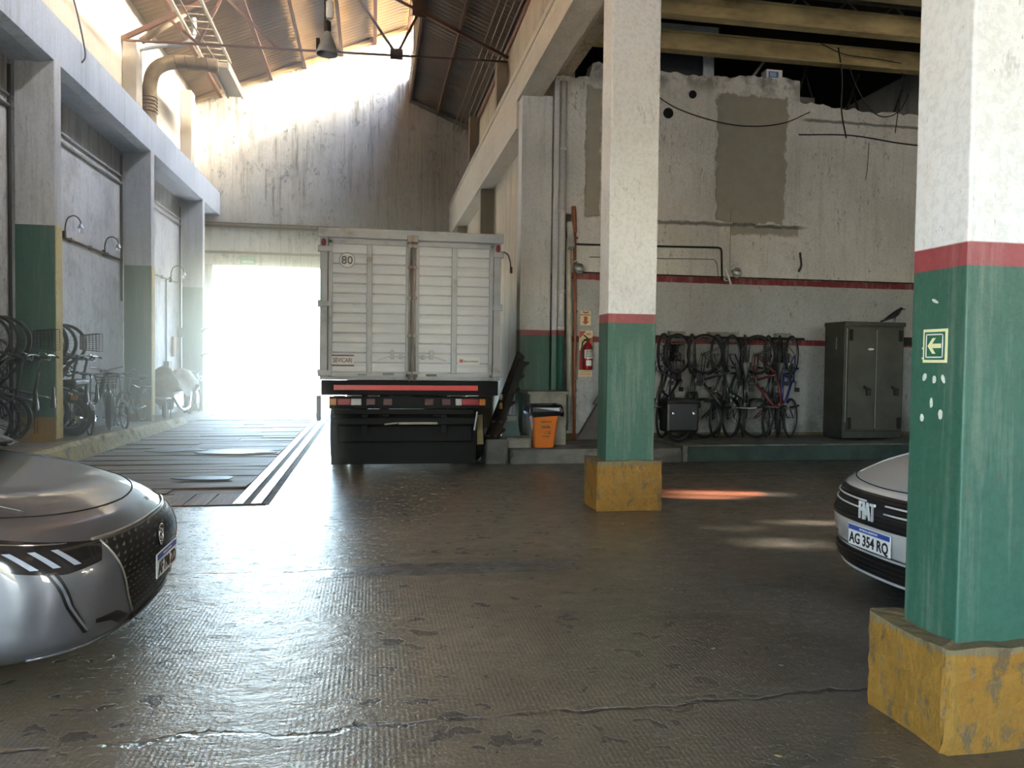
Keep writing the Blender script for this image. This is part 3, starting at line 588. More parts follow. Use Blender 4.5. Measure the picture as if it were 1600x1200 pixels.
# markings on the doors
ld, rd_ = [o for o in t.children if o.name.startswith('rear_door')][:2]
m = MB(); m.lathe([(0, 0), (.105, 0), (.105, .003), (0, .003)], (-.335, TY-.037, 2.78), (0, -1, 0), 28, smooth=False); sg_ = m.part('speed_sign', m_paper, ld, 'round speed sticker')
m = MB(); m.ring((-.335, TY-.041, 2.78), (0, 1, 0), .097, .004, 28, 6); m.part('sign_rim', simple('grey_print', '#5b5d61', .5), sg_)
text('numerals', '80', .15, simple('grey_print2', '#4a4c50', .5), sg_, (-.335, TY-.042, 2.775), bold=.003)
m = MB(); m.box(-.53, -.24, TY-.037, TY-.0345, 1.405, 1.545); st = m.part('maker_sticker', m_paper, ld)
mdk = simple('dark_red_print', '#5b3a3f', .5)
m = MB(); m.box(-.53, -.24, TY-.040, TY-.037, 1.53, 1.55); m.box(-.53, -.24, TY-.040, TY-.037, 1.40, 1.42); m.part('sticker_bars', mdk, st)
text('lettering', 'SEVICARI', .085, mdk, st, (-.385, TY-.04, 1.475), sx=.72, bold=.002)
m = MB(); m.box(1.12, 1.42, TY-.036, TY-.034, 1.43, 1.54); st = m.part('logo_sticker', m_paper, rd_)
mrd = simple('logo_red', '#b5323a', .4)
m = MB(); c = (1.17, TY-.038, 1.485)
pts = []
for i in range(12): a = 2*PI*i/12; q = .05 if i % 2 == 0 else .018; pts.append((c[0]+q*math.cos(a), c[2]+q*.8*math.sin(a)))
m.prism(pts, 'y', TY-.040, TY-.036); m.part('star_logo', mrd, st); text('lettering', 'tecnomanu', .045, simple('grey_print3', '#55565a', .5), st, (1.30, TY-.038, 1.483), bold=.001)
for (x0, x1, z, col) in ((-.19, -.08, 1.29, '#8e8f92'), (.13, .28, 1.3, '#7b7c80'), (.70, .84, 1.29, '#3d3e41')):
    m = MB(); m.box(x0, x1, TY-.045, TY-.036, z-.016, z+.016); m.part('small_label', simple('label_print', col, .5), ld if x0 < .4 else rd_)
for x in (X0+.045, X1-.045):
    m = MB(); m.lathe([(.028, 0), (.03, .012), (.022, .022), (0, .026)], (x, TY-.012, 3.0), (0, -1, 0), 14); m.v = [(a, b_, (c_-3.0)*1.9+3.0) for a, b_, c_ in m.v]; m.part('marker_light', m_red, t)
# black rear: crossbeam, reflective bar, light bar, step bumper, added dark flap
mch = simple('black_chassis', '#0e0f10', .6, 0, .12, 5, spec=.2)
m = MB(); m.bbox(X0+.02, X1-.02, TY-.0, TY+.1, 1.02, Z0-.005, .01); m.part('rear_crossbeam', mch, t)
m = MB(); m.bbox(-.5, 1.40, TY-.03, TY-.004, 1.085, 1.155, .006); m.part('reflective_bar', m_redreflect, t, 'red reflective bar')
m = MB(); m.bbox(X0+.12, 1.60, TY+.03, TY+.09, .84, 1.0, .01); lbar = m.part('light_bar', mch, t)
for (x0, x1, mt, nm) in ((1.10, 1.19, m_clear, 'reverse_lamp'), (1.19, 1.42, m_red, 'brake_lamp'), (1.42, 1.51, m_amber, 'turn_lamp'), (-.28, -.14, m_clear, 'reverse_lamp'), (-.46, -.28, m_red, 'brake_lamp'), (-.56, -.46, m_amber, 'turn_lamp')):
    m = MB(); m.bbox(x0+.003, x1-.003, TY+.0, TY+.03, .885, .975, .008); m.part(nm, mt, lbar)
mdr = simple('dull_red_plastic', '#4e2328', .4, 0, .05)
for x in (-.02, .2, .75, .98): m = MB(); m.bbox(x-.06, x+.06, TY+.015, TY+.03, .885, .975, .006); m.part('reflector', mdr, lbar)
m = MB(); m.bbox(-.52, 1.4, TY+.02, TY+.16, .62, .72, .015); m.bbox(-.50, 1.36, TY+.04, TY+.1, .76, .83, .01)
for x in (-.1, .95): m.bbox(x-.04, x+.04, TY+.06, TY+.14, .5, 1.05, .005)
m.part('step_bumper', mch, t)
m = MB(); m.bbox(.34, .86, TY+.01, TY+.02, .63, .66, .002); m.bar((.16, TY+.015, .632), (.33, TY+.015, .65), .012, .02); m.part('pale_strip', simple('dirty_pale_strip', '#a39d8e', .6), t)
m = MB(); m.bbox(-.55, 1.44, TY+.40, TY+.412, .05, .8, .004); m.part('shade_flap', mch, t, 'full-width black flap added to darken the underside')  # made-up dark sheet that keeps the space under the truck black
m = MB(); m.bbox(-.45, 1.38, TY+.3, TY+.5, .36, .6, .02); m.bbox(.1, .22, TY+.1, TY+6.8, .72, 1.0, .01); m.bbox(.8, .92, TY+.1, TY+6.8, .72, 1.0, .01); m.cyl((-.3, TY+1.15, .48), (1.3, TY+1.15, .48), .07, 12); m.lathe([(.02, -.16), (.12, -.1), (.17, 0), (.12, .1), (.02, .16)], (.5, TY+1.15, .48), (0, 1, 0), 16); m.part('chassis', mch, t)
def wheel_mb(c, R, w, ax=(1, 0, 0)):
    m = MB(); m.lathe([(R*.58, -w/2), (R*.9, -w/2), (R, -w*.36), (R, w*.36), (R*.9, w/2), (R*.58, w/2), (R*.58, -w/2)], c, ax, 28)
    return m
for y in (TY+1.15, TY+5.9):
    for x in ((-.47, -.22, 1.24, 1.49) if y < TY+3 else (-.4, 1.42)):
        w = wheel_mb((x, y, .48), .48, .22).part('wheel', m_black, t); m = MB(); m.lathe([(.28, -.08), (.22, -.05), (.1, -.05), (.1, .05), (.22, .05), (.28, .08)], (x, y, .48), (1, 0, 0), 16); m.part('wheel_rim', m_steel, w)
m = MB(); m.prism([(TY+5.35, .55), (TY+7.0, .55), (TY+7.1, 1.3), (TY+6.75, 2.3), (TY+5.35, 2.4)], 'x', -.5, 1.5); cab = m.part('cab', m_wpaint, t)
for s in (0, 1):
    m = MB(); x = (-.53, 1.53)[s]; m.prism([(TY+5.7, 1.4), (TY+6.85, 1.4), (TY+6.65, 2.15), (TY+5.7, 2.15)], 'x', x, x+.02*(1 if s else 1)); m.part('side_window', m_blkp, cab)
    m = MB(); m.bar((x, TY+6.8, 1.9), (x+(.25 if s else -.25), TY+6.8, 1.9), .03); m.bbox(x+(.2 if s else -.35), x+(.35 if s else -.2), TY+6.77, TY+6.85, 1.6, 2.05, .02); m.part('side_mirror', m_blkp, cab)
# small lamp and mirror sticking out low on the left side
m = MB(); m.bar((X0+.0, TY+.3, .72), (X0-.04, TY+.3, .72), .02); m.bbox(X0-.06, X0+.0, TY+.28, TY+.34, .66, 1.0, .01); m.part('side_marker', m_wtrim, t)
m = MB(); m.bar((1.36, TY+.02, .55), (1.4, TY+.02, .8), .02); m.part('tie_strap', m_alu, t)
# ================================================================== pipes by the corner column
m = MB(); m.tube([(2.90-.02, 12.13, 6.1), (2.90-.02, 12.13, .36)], .048, 12); m.tube([(2.88, 12.13, 4.6), (2.88, 12.13, 4.5)], .054, 12); m.tube([(2.88, 12.13, 2.9), (2.88, 12.13, 2.8)], .055, 12)
PB = lambda nm: wallpaint(nm, [(1.915, '#2c5b4e'), (2.0, '#83383c'), (None, '#bcbec0')], stain='#8b887f', streak=.3, speck=.3, crack=0, rough=.5, wob=.001, bump=.1)
mpb = PB('banded_pipe_paint')
m = MB(); m.bbox(2.70-.01, 2.775, 12.1, 12.16, .5, 6.0, .01); m.v = [(x+.15, y, z) for x, y, z in m.v]
m.thing('flat_conduit', mpb, 'flat grey-white conduit box beside the corner column, with green foot', 'pipe', None, (2.89, 12.13, .5))
m = MB(); m.cyl((3.0, 12.18, .36), (3.0, 12.18, 6.0), .062, 14)
for z in (4.9, 3.9, 2.0, 2.6): m.cyl((3.0, 12.18, z), (3.0, 12.18, z+.06), .07, 14)
m.thing('downpipe', mpb, 'round grey-white downpipe with green foot, right of the corner column', 'pipe', None, (3.0, 12.18, .36))
m = MB(); m.tube([(3.13, 12.2, 3.5), (3.13, 12.2, 3.2), (3.15, 12.19, 2.0), (3.17, 12.18, .9)], .045, 12); m.thing('drain_pipe', simple('yellowish_pipe', '#a9a392', .5, 0, .1), 'yellowish drain pipe in the dark recess, leaning slightly, above the concrete block', 'pipe', None, (3.13, 12.2, .9))
m = MB(); m.tube([(3.21, 12.24, 4.02), (3.215, 12.22, 3.9), (3.23, 12.22, 3.6)], .04, 10); m.tube([(3.23, 12.22, 3.7), (3.26, 12.22, 2), (3.27, 12.22, .22)], .026, 10); m.tube([(3.27, 12.22, .25), (3.6, 12.22, .24)], .022, 8)
for z in (3.5, 2.3, 1.2): m.bbox(3.225+(3.5-z)*.012, 3.285+(3.5-z)*.012, 12.19, 12.3, z, z+.03, .004)
m.thing('gas_pipe', m_copper, 'thin orange-brown painted pipe running down the wall left of the fire extinguisher', 'pipe', None, (3.26, 12.22, .22))
m = MB(); m.lathe([(.058, -.45), (.058, 0), (.05, 0), (.05, -.3)], (3.15, 12.1, 3.33), (0, -.35, -1), 14); m.v = [(x, min(y, 12.29), z) for x, y, z in m.v]; m.thing('waste_pipe', m_pvc, 'short white open-ended pipe pointing down beside the orange-brown pipe', 'pipe', None, (3.15, 12.1, 3.3))
# flat dark panel standing in for the recess left of the wall
m = MB(); m.box(2.93, 3.17, 12.24, 12.29, .36, 3.9); m.thing('recess_panel', simple('dark_mottle', '#56544f', .8, 0, .3, 3, .3, dirt='#2b2a28'), 'dark mottled panel standing in for the recess behind the drain pipe at the corner', 'panel', None, (3.0, 12.28, .4))
# black conduit runs on the annex wall with lamps
def conduit(pts, r, lab, mt=None, nm='conduit'):
    m = MB(); out = []
    for i, p in enumerate(pts):
        if 0 < i < len(pts)-1:
            a, b_, c = Vector(pts[i-1]), Vector(p), Vector(pts[i+1]); q = min(.06, (b_-a).length/3, (c-b_).length/3)
            s0 = b_+(a-b_).normalized()*q; s1 = b_+(c-b_).normalized()*q; out += [s0, (s0+s1+2*b_)/4, s1]
        else: out.append(Vector(p))
    m.tube(out, r, 8); return m.thing(nm, mt or m_wire, lab, 'conduit' if nm == 'conduit' else 'cable', None, pts[0])
conduit([(3.12, 12.27, 3.42), (3.5, 12.27, 3.42), (5.82, 12.27, 3.46), (5.84, 12.27, 2.9)], .016, 'black conduit running across the annex wall and down to the round wall lamp')
conduit([(3.5, 12.28, 3.22), (5.7, 12.28, 3.26), (5.75, 12.28, 3.18), (5.78, 12.28, 2.95)], .007, 'thin grey cable just below the black conduit on the annex wall', simple('grey_cable', '#77746c', .7), 'cable')
conduit([(3.14, 12.27, 3.42), (3.14, 12.27, 2.95)], .014, 'short black conduit dropping to the lamp beside the orange-brown pipe')
conduit([(5.98, 12.28, 4.1), (5.98, 12.28, 3.12)], .005, 'thin vertical cable hanging above the round wall lamp', m_wiretan, 'cable')
m = MB(); m.box(3.3, 10.9, 12.27, 12.3, 2.955, 2.975); m.thing('ledge_strip', m_dark, 'thin black batten lying along the top of the upper red stripe', 'strip', None, (6, 12.28, 2.96))
m_glass = bpy.data.materials.new('lamp_glass'); m_glass.use_nodes = True; gb = m_glass.node_tree.nodes['Principled BSDF']; gb.inputs['Transmission Weight'].default_value = .75; gb.inputs['Roughness'].default_value = .08; gb.inputs['Base Color'].default_value = (.8, .82, .82, 1)
def globe_lamp(x, z, lab, s=1, y=12.3):
    e = empty('wall_lamp', lab, 'lamp', (x, y, z))
    m = MB(); m.lathe([(.045, 0), (.05, .03), (.03, .05)], (x-.1*s, y-.0, z-.08), (0, -1, 0), 12); m.tube([(x-.1*s, y-.04, z-.08), (x-.1*s, y-.1, z-.03), (x-.08*s, y-.13, z+.1), (x-.02*s, y-.15, z+.14), (x+.02*s, y-.15, z+.08)], .011, 8); m.part('arm', m_pvc, e)
    m = MB(); m.lathe([(.03, .05), (.075, .03), (.09, 0), (.085, -.03)], (x+.03*s, y-.15, z+.02), (.2, -.3, 1), 14); m.part('shade', m_alu, e)
    m = MB(); m.lathe([(.03, .09), (.06, .07), (.078, .02), (.078, -.02), (.055, -.065), (.001, -.082)], (x+.03*s, y-.15, z), (0, 0, 1), 14); m.part('globe', m_glass, e)
globe_lamp(3.27, 3.0, 'wall lamp with clear globe on the orange-brown pipe'); globe_lamp(6.02, 3.02, 'wall lamp with clear globe at the end of the black conduit, above the bicycles')
m = MB(); m.bar((5.87, 12.2, 3.12), (5.93, 12.12, 2.83), .03, .02); m.thing('white_bracket', m_paper, 'short white leaning bracket beside the globe lamp above the bicycles', 'bracket', None, (5.9, 12.2, 2.9))
# gooseneck lamps
def goose(p, d, lab, sc=1.):
    """p wall point, d outward unit"""
    e = empty('gooseneck_lamp', lab, 'lamp', p); p = Vector(p); d = Vector(d); u = Vector((0, 0, 1))
    m = MB(); m.tube(spl([p+d*.02+u*-.1*sc, p+d*.02+u*.05*sc, p+d*.06*sc+u*.17*sc, p+d*.16*sc+u*.2*sc, p+d*.24*sc+u*.13*sc, p+d*.25*sc+u*.04*sc], 4), .010*sc, 7); m.bbox(p.x-.025, p.x+.025, p.y-.025, p.y+.025, p.z-.12*sc, p.z-.02*sc, .005); m.part('arm', m_steel, e)
    m = MB(); m.lathe([(.015, .07), (.03, .05), (.045, .0), (.05, -.005)], p+d*.25*sc+u*.02*sc, (0, 0, 1), 12); m.part('shade', m_alu, e)
    m = MB(); m.lathe([(.015, .02), (.032, -.02), (.03, -.05), (.001, -.07)], p+d*.25*sc+u*.0, (0, 0, 1), 10); m.part('bulb', m_glass, e)
goose((2.6, 14.55, 3.32), (-1, 0, 0), 'rusty gooseneck lamp just right of the truck roof corner', 1.25)
goose((-4.97, 13.72, 3.55), (1, -.25, 0), 'gooseneck lamp with ring-shaped arm on the left wall, nearest of the three', 1.1)
goose((-4.97, 15.6, 3.5), (1, -.25, 0), 'gooseneck lamp on the left wall, second behind the nearest green column', 1.1)
goose((-4.97, 20.4, 3.5), (1, .1, 0), 'gooseneck lamp on the left wall beyond the second green column', 1.3)
# horizontal conduits on the left wall
def lw(y0, y1, z0, z1, r, lab, mt=m_rust): m = MB(); m.tube([(-4.975, y0, z0), (-4.975, (y0+y1)/2, (z0+z1)/2), (-4.975, y1, z1)], r, 8); [m.bbox(-4.998, -4.95, y0+(y1-y0)*k/5-.02, y0+(y1-y0)*k/5+.02, z0+(z1-z0)*k/5-.035, z0+(z1-z0)*k/5+.035, .004) for k in (1, 2, 3, 4)]; m.thing('conduit', mt, lab, 'conduit', None, (-4.975, y0, z0))
lw(12.2, 16.7, 3.42, 3.42, .022, 'rusty conduit with lamps between the first and second green columns')
lw(17.0, 21.4, 3.4, 3.4, .018, 'pale conduit with a lamp beyond the second green column', m_conc)
mpl = simple('pale_pipe', '#b5b2aa', .5, 0, .12, 4, 0, dirt='#6c4b33')
for (ya, yb, a) in ((7.4, 11.9, 'at the left picture edge'), (12.2, 16.7, 'between first and second columns'), (17, 21.5, 'beyond the second column')):
    lw(ya, yb, 5.08, 5.08, .025, 'upper of two parallel high pipes on the left wall '+a, mpl); lw(ya, yb, 4.94, 4.94, .03, 'lower of two parallel high pipes on the left wall '+a, mpl)
for (y, z0, z1, lab) in ((11.8, .3, 5.5, 'dark vertical pipe in the corner left of the first green column'), (16.62, 2.6, 5.5, 'dark vertical pipe against the second green column'), (21.4, .6, 5.4, 'vertical pipe against the last green column')):
    m = MB(); m.cyl((-4.965, y, z0), (-4.965, y, z1), .025, 8); m.thing('standpipe', m_steel, lab, 'pipe', None, (-4.965, y, z0))
m = MB(); m.tube([(-4.98, 20.05, 3.38), (-4.98, 20.05, 1.35)], .014, 7); m.bbox(-5.0, -4.88, 19.9, 20.2, 1.12, 1.38, .02); m.thing('switch_box', m_steel, 'small dark switch box at the foot of a cable behind the covered scooter', 'box', None, (-4.98, 20.05, 1.2))
m = MB(); m.bbox(-4.99, -4.93, 20.6, 20.9, 1.5, 2.0, .01); m.thing('wall_notice', simple('faded_notice', '#b08f74', .7), 'faded narrow notice on the left wall above the covered scooter', 'sign', None, (-4.96, 20.7, 1.7))
m = MB(); m.bbox(-4.99, -4.86, 21.2, 21.4, 2.0, 2.25, .02); m.thing('junction_box', m_steel, 'small junction box on the pipe beside the last green column', 'box', None, (-4.9, 21.3, 2.1))
# ================================================================== gable wall fittings
m = MB(); m.box(-4.85, -1.0, 23.7, 23.78, 5.3, 5.36); m.box(-4.85, -1.0, 23.7, 23.78, 5.42, 5.44); m.thing('shutter_track', m_rust, 'thin horizontal rail on the gable wall, upper one above the doorway', 'rail', None, (-3, 23.75, 5.3))
m = MB(); m.box(-4.85, -.9, 23.66, 23.78, 4.54, 4.6); m.thing('door_lintel_rail', m_rust, 'horizontal rail just above the bright doorway', 'rail', None, (-3, 23.7, 4.54))
e = empty('exit_sign', 'small green and white exit sign above the doorway', 'sign', (-3.6, 23.75, 4.36)); m = MB(); m.bbox(-3.85, -3.42, 23.74, 23.79, 4.24, 4.5, .01); pl = m.part('plate', simple('exit_green', '#58a05c', .5), e)
text('lettering', 'SALIDA', .12, m_paper, pl, (-3.635, 23.735, 4.43)); m = MB(); m.box(-3.8, -3.47, 23.73, 23.738, 4.27, 4.35); m.part('white_bar', m_paper, pl)
m = MB(); m.bbox(-4.74, -4.6, 23.62, 23.8, 0, 4.2, .01); m.bbox(-4.9, -4.74, 23.68, 23.8, 0, 4.2, .01); m.thing('door_jamb', simple('jamb_steel', '#8b847a', .5, .3), 'steel jamb at the left edge of the bright doorway', 'door frame', None, (-4.7, 23.7, 0))
# pipe stubs on the left columns near the doorway
for (z, k) in ((2.2, 0), (1.55, 1)):
    m = MB(); m.tube([(-4.42, 21.45, z), (-4.3, 21.3, z+.05), (-4.2, 21.25, z+.02)], .025, 8); m.lathe([(.05, 0), (.06, .03), (.02, .06)], (-4.42, 21.48, z), (0, -1, 0), 10); m.thing('tap', m_conc, ['upper small pale tap on the last green column', 'lower small pale tap on the last green column'][k], 'tap', None, (-4.42, 21.45, z))
# ================================================================== roof steelwork
e = empty('roof_truss', 'rusty roof truss with a tie bar across the hall below the corrugated roof', 'truss', (-5.0, 17.0, 7.9))
Y = 17.0; nd = (.47, Y, 8.07)
m = MB(); m.bar((-5.0, Y, 7.92), (2.9, Y, 8.12), .05, .035); m.part('tie_bar', m_rust, e)
m = MB(); m.bar((-5.05, Y, 7.95), (.95, Y, 11.35), .07, .09); m.part('rafter', m_rust, e)
m = MB(); m.bar((.95, Y, 9.05), (2.92, Y, 8.2), .06, .07); m.part('rafter', m_rust, e)
for (p, q) in (((.47, 8.07), (.95, 9.05)), ((.47, 8.07), (-.75, 9.75)), ((-.75, 9.75), (.95, 9.05)), ((-.75, 9.75), (-.9, 10.35)), ((-3.6, 7.97), (-3.1, 9.0)), ((-3.1, 9.0), (-2.0, 8.0)), ((.95, 9.05), (1.02, 11.4)), ((.95, 9.05), (-.2, 10.7)), ((-3.6, 7.97), (-4.2, 8.45))):
    m = MB(); m.bar((p[0], Y, p[1]), (q[0], Y, q[1]), .045, .05); m.part('web_member', m_rust, e)
m = MB(); m.box(.33, .6, Y-.02, Y+.02, 7.98, 8.2); m.part('gusset_plate', m_steel, e); m = MB(); m.prism([(.8, 8.95), (1.1, 8.9), (1.12, 9.3), (.95, 9.4), (.8, 9.2)], 'y', Y-.02, Y+.02); m.part('gusset_plate', m_steel, e)
e = empty('roof_truss', 'second roof truss right above the picture edge, nearer than the first', 'truss', (-5.0, 12.2, 7.9))
m = MB(); m.bar((-5.0, 12.2, 7.92), (2.9, 12.2, 8.12), .05, .035); m.part('tie_bar', m_rust, e); m = MB(); m.bar((-5.05, 12.2, 7.95), (.95, 12.2, 11.35), .07, .09); m.part('rafter', m_rust, e); m = MB(); m.bar((.95, 12.2, 9.05), (2.92, 12.2, 8.2), .06, .07); m.part('rafter', m_rust, e)
# short wall posts above the beams
for (x, y, z1, lab) in ((-5.0, 17.05, 7.95, 'concrete post on the upper left wall carrying the truss'), (-5.0, 21.9, 8.6, 'concrete post on the upper left wall near the gable corner')):
    m = MB(); m.bbox(x-.07, x+.2, y-.0, y+.42, 6.29, z1, .01); m.thing('wall_post', simple('pale_post', '#b6aa98', .7, 0, .15, 3, .2), lab, 'post', None, (x, y, 6.29))
for (y, z1, lab) in ((17.0, 8.1, 'short post on the right beam under the truss end'), (21.8, 8.4, 'short post on the right beam near the gable')):
    m = MB(); m.bbox(2.66, 2.92, y, y+.3, 6.29, z1, .01); m.thing('wall_post', simple('warm_post', '#9b8a73', .7, 0, .2, 3, .2), lab, 'post', None, (2.7, y, 6.29))
# cable tray high on the left, with hangers, and the big lagged pipe
e = empty('cable_tray', 'ladder-like cable tray with pale side rails hanging below the left roof', 'cable tray', (-3.5, 14, 8.2))
mtr = simple('pale_tray_metal', '#d0bfa0', .45, .2, .08)
for x, zz in ((-3.78, 8.2), (-3.22, 8.2)):
    m = MB(); m.tube([(x+.1, 8, zz), (x, 15.5, zz), (x-.01, 17.8, zz), (x, 18.5, zz-.03)], .035, 8); m.part('side_rail', mtr, e)
y = 8.3
while y < 18.5: m = MB(); m.cyl((-3.78+.1*max(0, (15.5-y)/7.5), y, 8.2), (-3.22+.1*max(0, (15.5-y)/7.5), y, 8.2), .012, 6); m.part('rung', mtr, e); y += .34
m = MB(); m.tube(spl([(-3.6, 8, 8.18), (-3.5, 12, 8.15), (-3.6, 16, 8.17), (-3.5, 18.3, 8.12)], 5), .02, 6); m.part('cable', m_wiretan, e)
e = empty('lagged_pipe', 'thick cloth-lagged pipe bending from the upper left wall out to the cable tray', 'pipe', (-4.75, 17.6, 6.3))
mlag = simple('cloth_lagging', '#a18c6c', .85, 0, .25, 7, .5, dirt='#5c4530')
m = MB(); m.tube(spl([(-4.72, 17.7, 6.3), (-4.72, 17.7, 7.2), (-4.6, 17.7, 7.62), (-4.25, 17.75, 7.82), (-3.7, 17.8, 7.84), (-3.35, 17.85, 7.84)], 5), .145, 14); m.part('lagging', mlag, e)
for k in range(9):
    a = k/8; p = Vector((-4.72, 17.7, 6.7)).lerp(Vector((-4.72, 17.7, 7.3)), a) if k < 5 else Vector((-4.2+.22*(k-5), 17.76, 7.83))
    m = MB(); m.ring(p, (0, .1, 1) if k < 5 else (1, 0, .2), .15, .012, 16, 5); m.part('binding', m_rust, e)
m = MB(); m.tube(spl([(-4.88, 17.3, 7.85), (-4.3, 17.3, 8.0), (-3.95, 17.3, 8.05), (-3.75, 17.3, 8.25), (-3.74, 17.3, 8.6)], 4), .05, 8); m.thing('elbow_duct', m_pvc, 'pale thin duct elbow just above the lagged pipe', 'pipe', None, (-4.88, 17.3, 7.85))
m = MB(); m.tube([(-4.8, 17.35, 8.05), (-3.9, 17.35, 8.75)], .07, 10); m.thing('strut_pipe', mlag, 'tan sloping strut from the wall post up towards the cable tray', 'strut', None, (-4.8, 17.35, 8.05))
m = MB(); m.bbox(-3.75, -3.4, 19.2, 21.3, 8.3, 8.42, .01); m.bbox(-3.78, -3.73, 19.2, 21.3, 8.25, 8.45, .01); m.bbox(-3.42, -3.37, 19.2, 21.3, 8.25, 8.45, .01); m.thing('roof_duct', simple('grey_tan_duct', '#9b8c74', .5, .1, .08), 'long flat grey-tan duct below the roof near the left gable corner', 'duct', None, (-3.5, 19.2, 8.3))
for (x, y0, y1, z, lab) in ((-3.0, 15.2, 16.8, 9.55, 'long dark trough-shaped fitting on the left roof beside the cable tray'),):
    m = MB(); m.bbox(x-.12, x+.12, y0, y1, z-.12, z-.06, .01); m.bbox(x-.15, x-.11, y0, y1, z-.2, z-.04, .01); m.bbox(x+.11, x+.15, y0, y1, z-.2, z-.04, .01); m.thing('roof_trough', m_rust, lab, 'fitting', None, (x, y0, z))
m = MB(); [m.tube([(-2.62+random.uniform(-.07, .07), 15.4, 8.9+random.uniform(-.1, .15)), (-2.62+random.uniform(-.1, .1), 15.4, 8.45+random.uniform(-.1, .1))], .006, 4) for _ in range(14)]
m.thing('straw_tuft', m_wiretan, 'dangling tuft of dry straw caught on the tie bar right of the cable tray', 'nest', None, (-2.62, 15.4, 8.6))
# wires on the right roof
for k in range(4):
    x = 2.42+.13*k; m = MB(); m.tube([(x-.05, 23.7, 8.55-.05*k), (x, 16, 8.62-.05*k), (x+.05, 8, 8.72-.05*k)], .012, 6)
    m.thing('roof_cable', m_wiretan, 'tan cable strung under the right roof, '+['leftmost of four', 'second from left of four', 'third from left of four', 'rightmost of four'][k], 'cable', None, (x, 8, 8.6))
m = MB(); m.tube([(2.86, 23.5, 8.2), (2.9, 17.3, 8.35), (2.92, 8, 8.5)], .035, 8); m.thing('roof_pipe', simple('red_brown_pipe', '#7c4630', .6), 'long red-brown pipe under the eaves of the right roof', 'pipe', None, (2.9, 8, 8.4))
m = MB(); m.tube(spl([(2.9, 17.2, 8.2), (2.86, 17.3, 7.8), (2.88, 17.8, 7.2), (2.88, 18.6, 7.0), (2.9, 18.8, 6.4)], 4), .025, 6); m.thing('roof_cable', m_rust, 'rusty cable drooping down the upper right wall to the beam', 'cable', None, (2.9, 17.2, 8.2))
# loose black cable at the top left
m = MB(); m.tube(spl([(-4.6, 12.5, 8.2), (-4.5, 12.6, 7.2), (-4.4, 12.8, 6.5), (-4.38, 12.95, 6.12), (-4.41, 12.9, 5.98)], 6), .013, 6); m.thing('hanging_cable', simple('blue_black_cable', '#3a3f55', .5), 'dark loose cable hanging over the whitewashed left beam', 'cable', None, (-4.38, 12.9, 5.98))
# pendant lamp
px, py, pz = -.53, 9.0, 4.92
e = empty('pendant_lamp', 'grey bell-shaped pendant lamp hanging from chains and cable below the roof', 'lamp', (px, py, pz))
m = MB(); m.lathe([(.115, 0), (.118, .015), (.112, .05), (.09, .11), (.055, .19), (.035, .24), (.02, .27)], (px, py, pz), (.03, 0, 1), 24); m.part('shade', simple('dusty_grey_enamel', '#8e9296', .4, .2, .12, 12), e)
m = MB(); m.lathe([(.035, .25), (.04, .29), (.04, .36), (.012, .38)], (px+.005, py, pz), (0, 0, 1), 14); m.part('cap', m_steel, e)
m = MB(); m.lathe([(.03, .4), (.045, .43), (.045, .58), (.02, .6)], (px+.03, py, pz), (0, 0, 1), 12); m.part('ballast', m_paper, e)
for k, (dx, top) in enumerate(((-.055, 4.2), (-.015, 4.2), (.02, 4.2), (-.03, 4.2))):
    m = MB(); m.tube([(px+dx*.3, py, pz+.25), (px+dx*2.2, py+.0, pz+6.0)], .007 if k else .01, 5); m.part('suspension_cord', m_rust if k < 2 else m_pvc, e)
m = MB(); m.bbox(px-.115, px-.075, py-.05, py+.0, pz+.04, pz+.16, .006); m.part('hook_bracket', m_steel, e)
# ================================================================== loft clutter over the annex wall
m = MB(); m.bbox(5.0, 6.03, 13.2, 13.9, 6.55, 7.42, .02); m.thing('steel_locker', simple('grey_locker', '#40454d', .4, .3, .1, st=(8, 1, 1)), 'dark grey metal locker with pale right edge in the loft above the wall', 'locker', None, (5, 13.2, 6.4), )
m = MB(); m.bbox(5.82, 6.03, 13.16, 13.2, 6.5, 7.42, .01); m.bbox(4.8, 6.08, 13.1, 13.25, 7.42, 7.52, .01); m.thing('locker_trim', simple('bright_white_sheet', '#d5dde6', .35), 'bright white trim and top sheet on the loft locker', 'panel', None, (5.9, 13.1, 6.5))
e = empty('medicine_carton', 'small white carton with blue label standing on the broken wall top', 'box', (6.7, 12.46, 6.36)); m = MB(); m.bbox(6.62, 6.92, 12.36, 12.55, 6.33, 6.56, .008); pb = m.part('carton', m_paper, e)
m = MB(); m.box(6.66, 6.84, 12.353, 12.36, 6.42, 6.52); m.part('blue_label', simple('carton_blue', '#3b6fb5', .5), pb)
for k in range(3): m = MB(); m.box(6.68, 6.8, 12.349, 12.353, 6.44+.025*k, 6.448+.025*k); m.part('print_line', m_paper, pb)
m = MB(); m.bar((6.22, 12.5, 6.36), (6.6, 12.5, 6.43), .12, .04); m.thing('folded_sheet', m_paper, 'folded white sheet lying on the wall top left of the carton', 'paper', None, (6.3, 12.5, 6.36))
m = MB(); m.bar((6.38, 12.75, 6.3), (6.85, 12.75, 6.95), .08, .04); m.thing('leaning_batten', m_conc, 'pale batten leaning up behind the carton in the loft', 'plank', None, (6.4, 12.75, 6.3))
m = MB(); m.tube([(6.5, 10.4, 7.06), (7.6, 10.4, 7.06)], .09, 12); m.ring((6.7, 10.4, 7.06), (1, 0, 0), .1, .025, 14, 6); m.ring((7.45, 10.4, 7.06), (1, 0, 0), .1, .025, 14, 6); m.bbox(6.95, 7.2, 10.28, 10.36, 7.0, 7.12, .02); m.thing('loft_canister', m_steel, 'dark ribbed cylinder lying on the second tan joist', 'canister', None, (7, 10.4, 7.0))
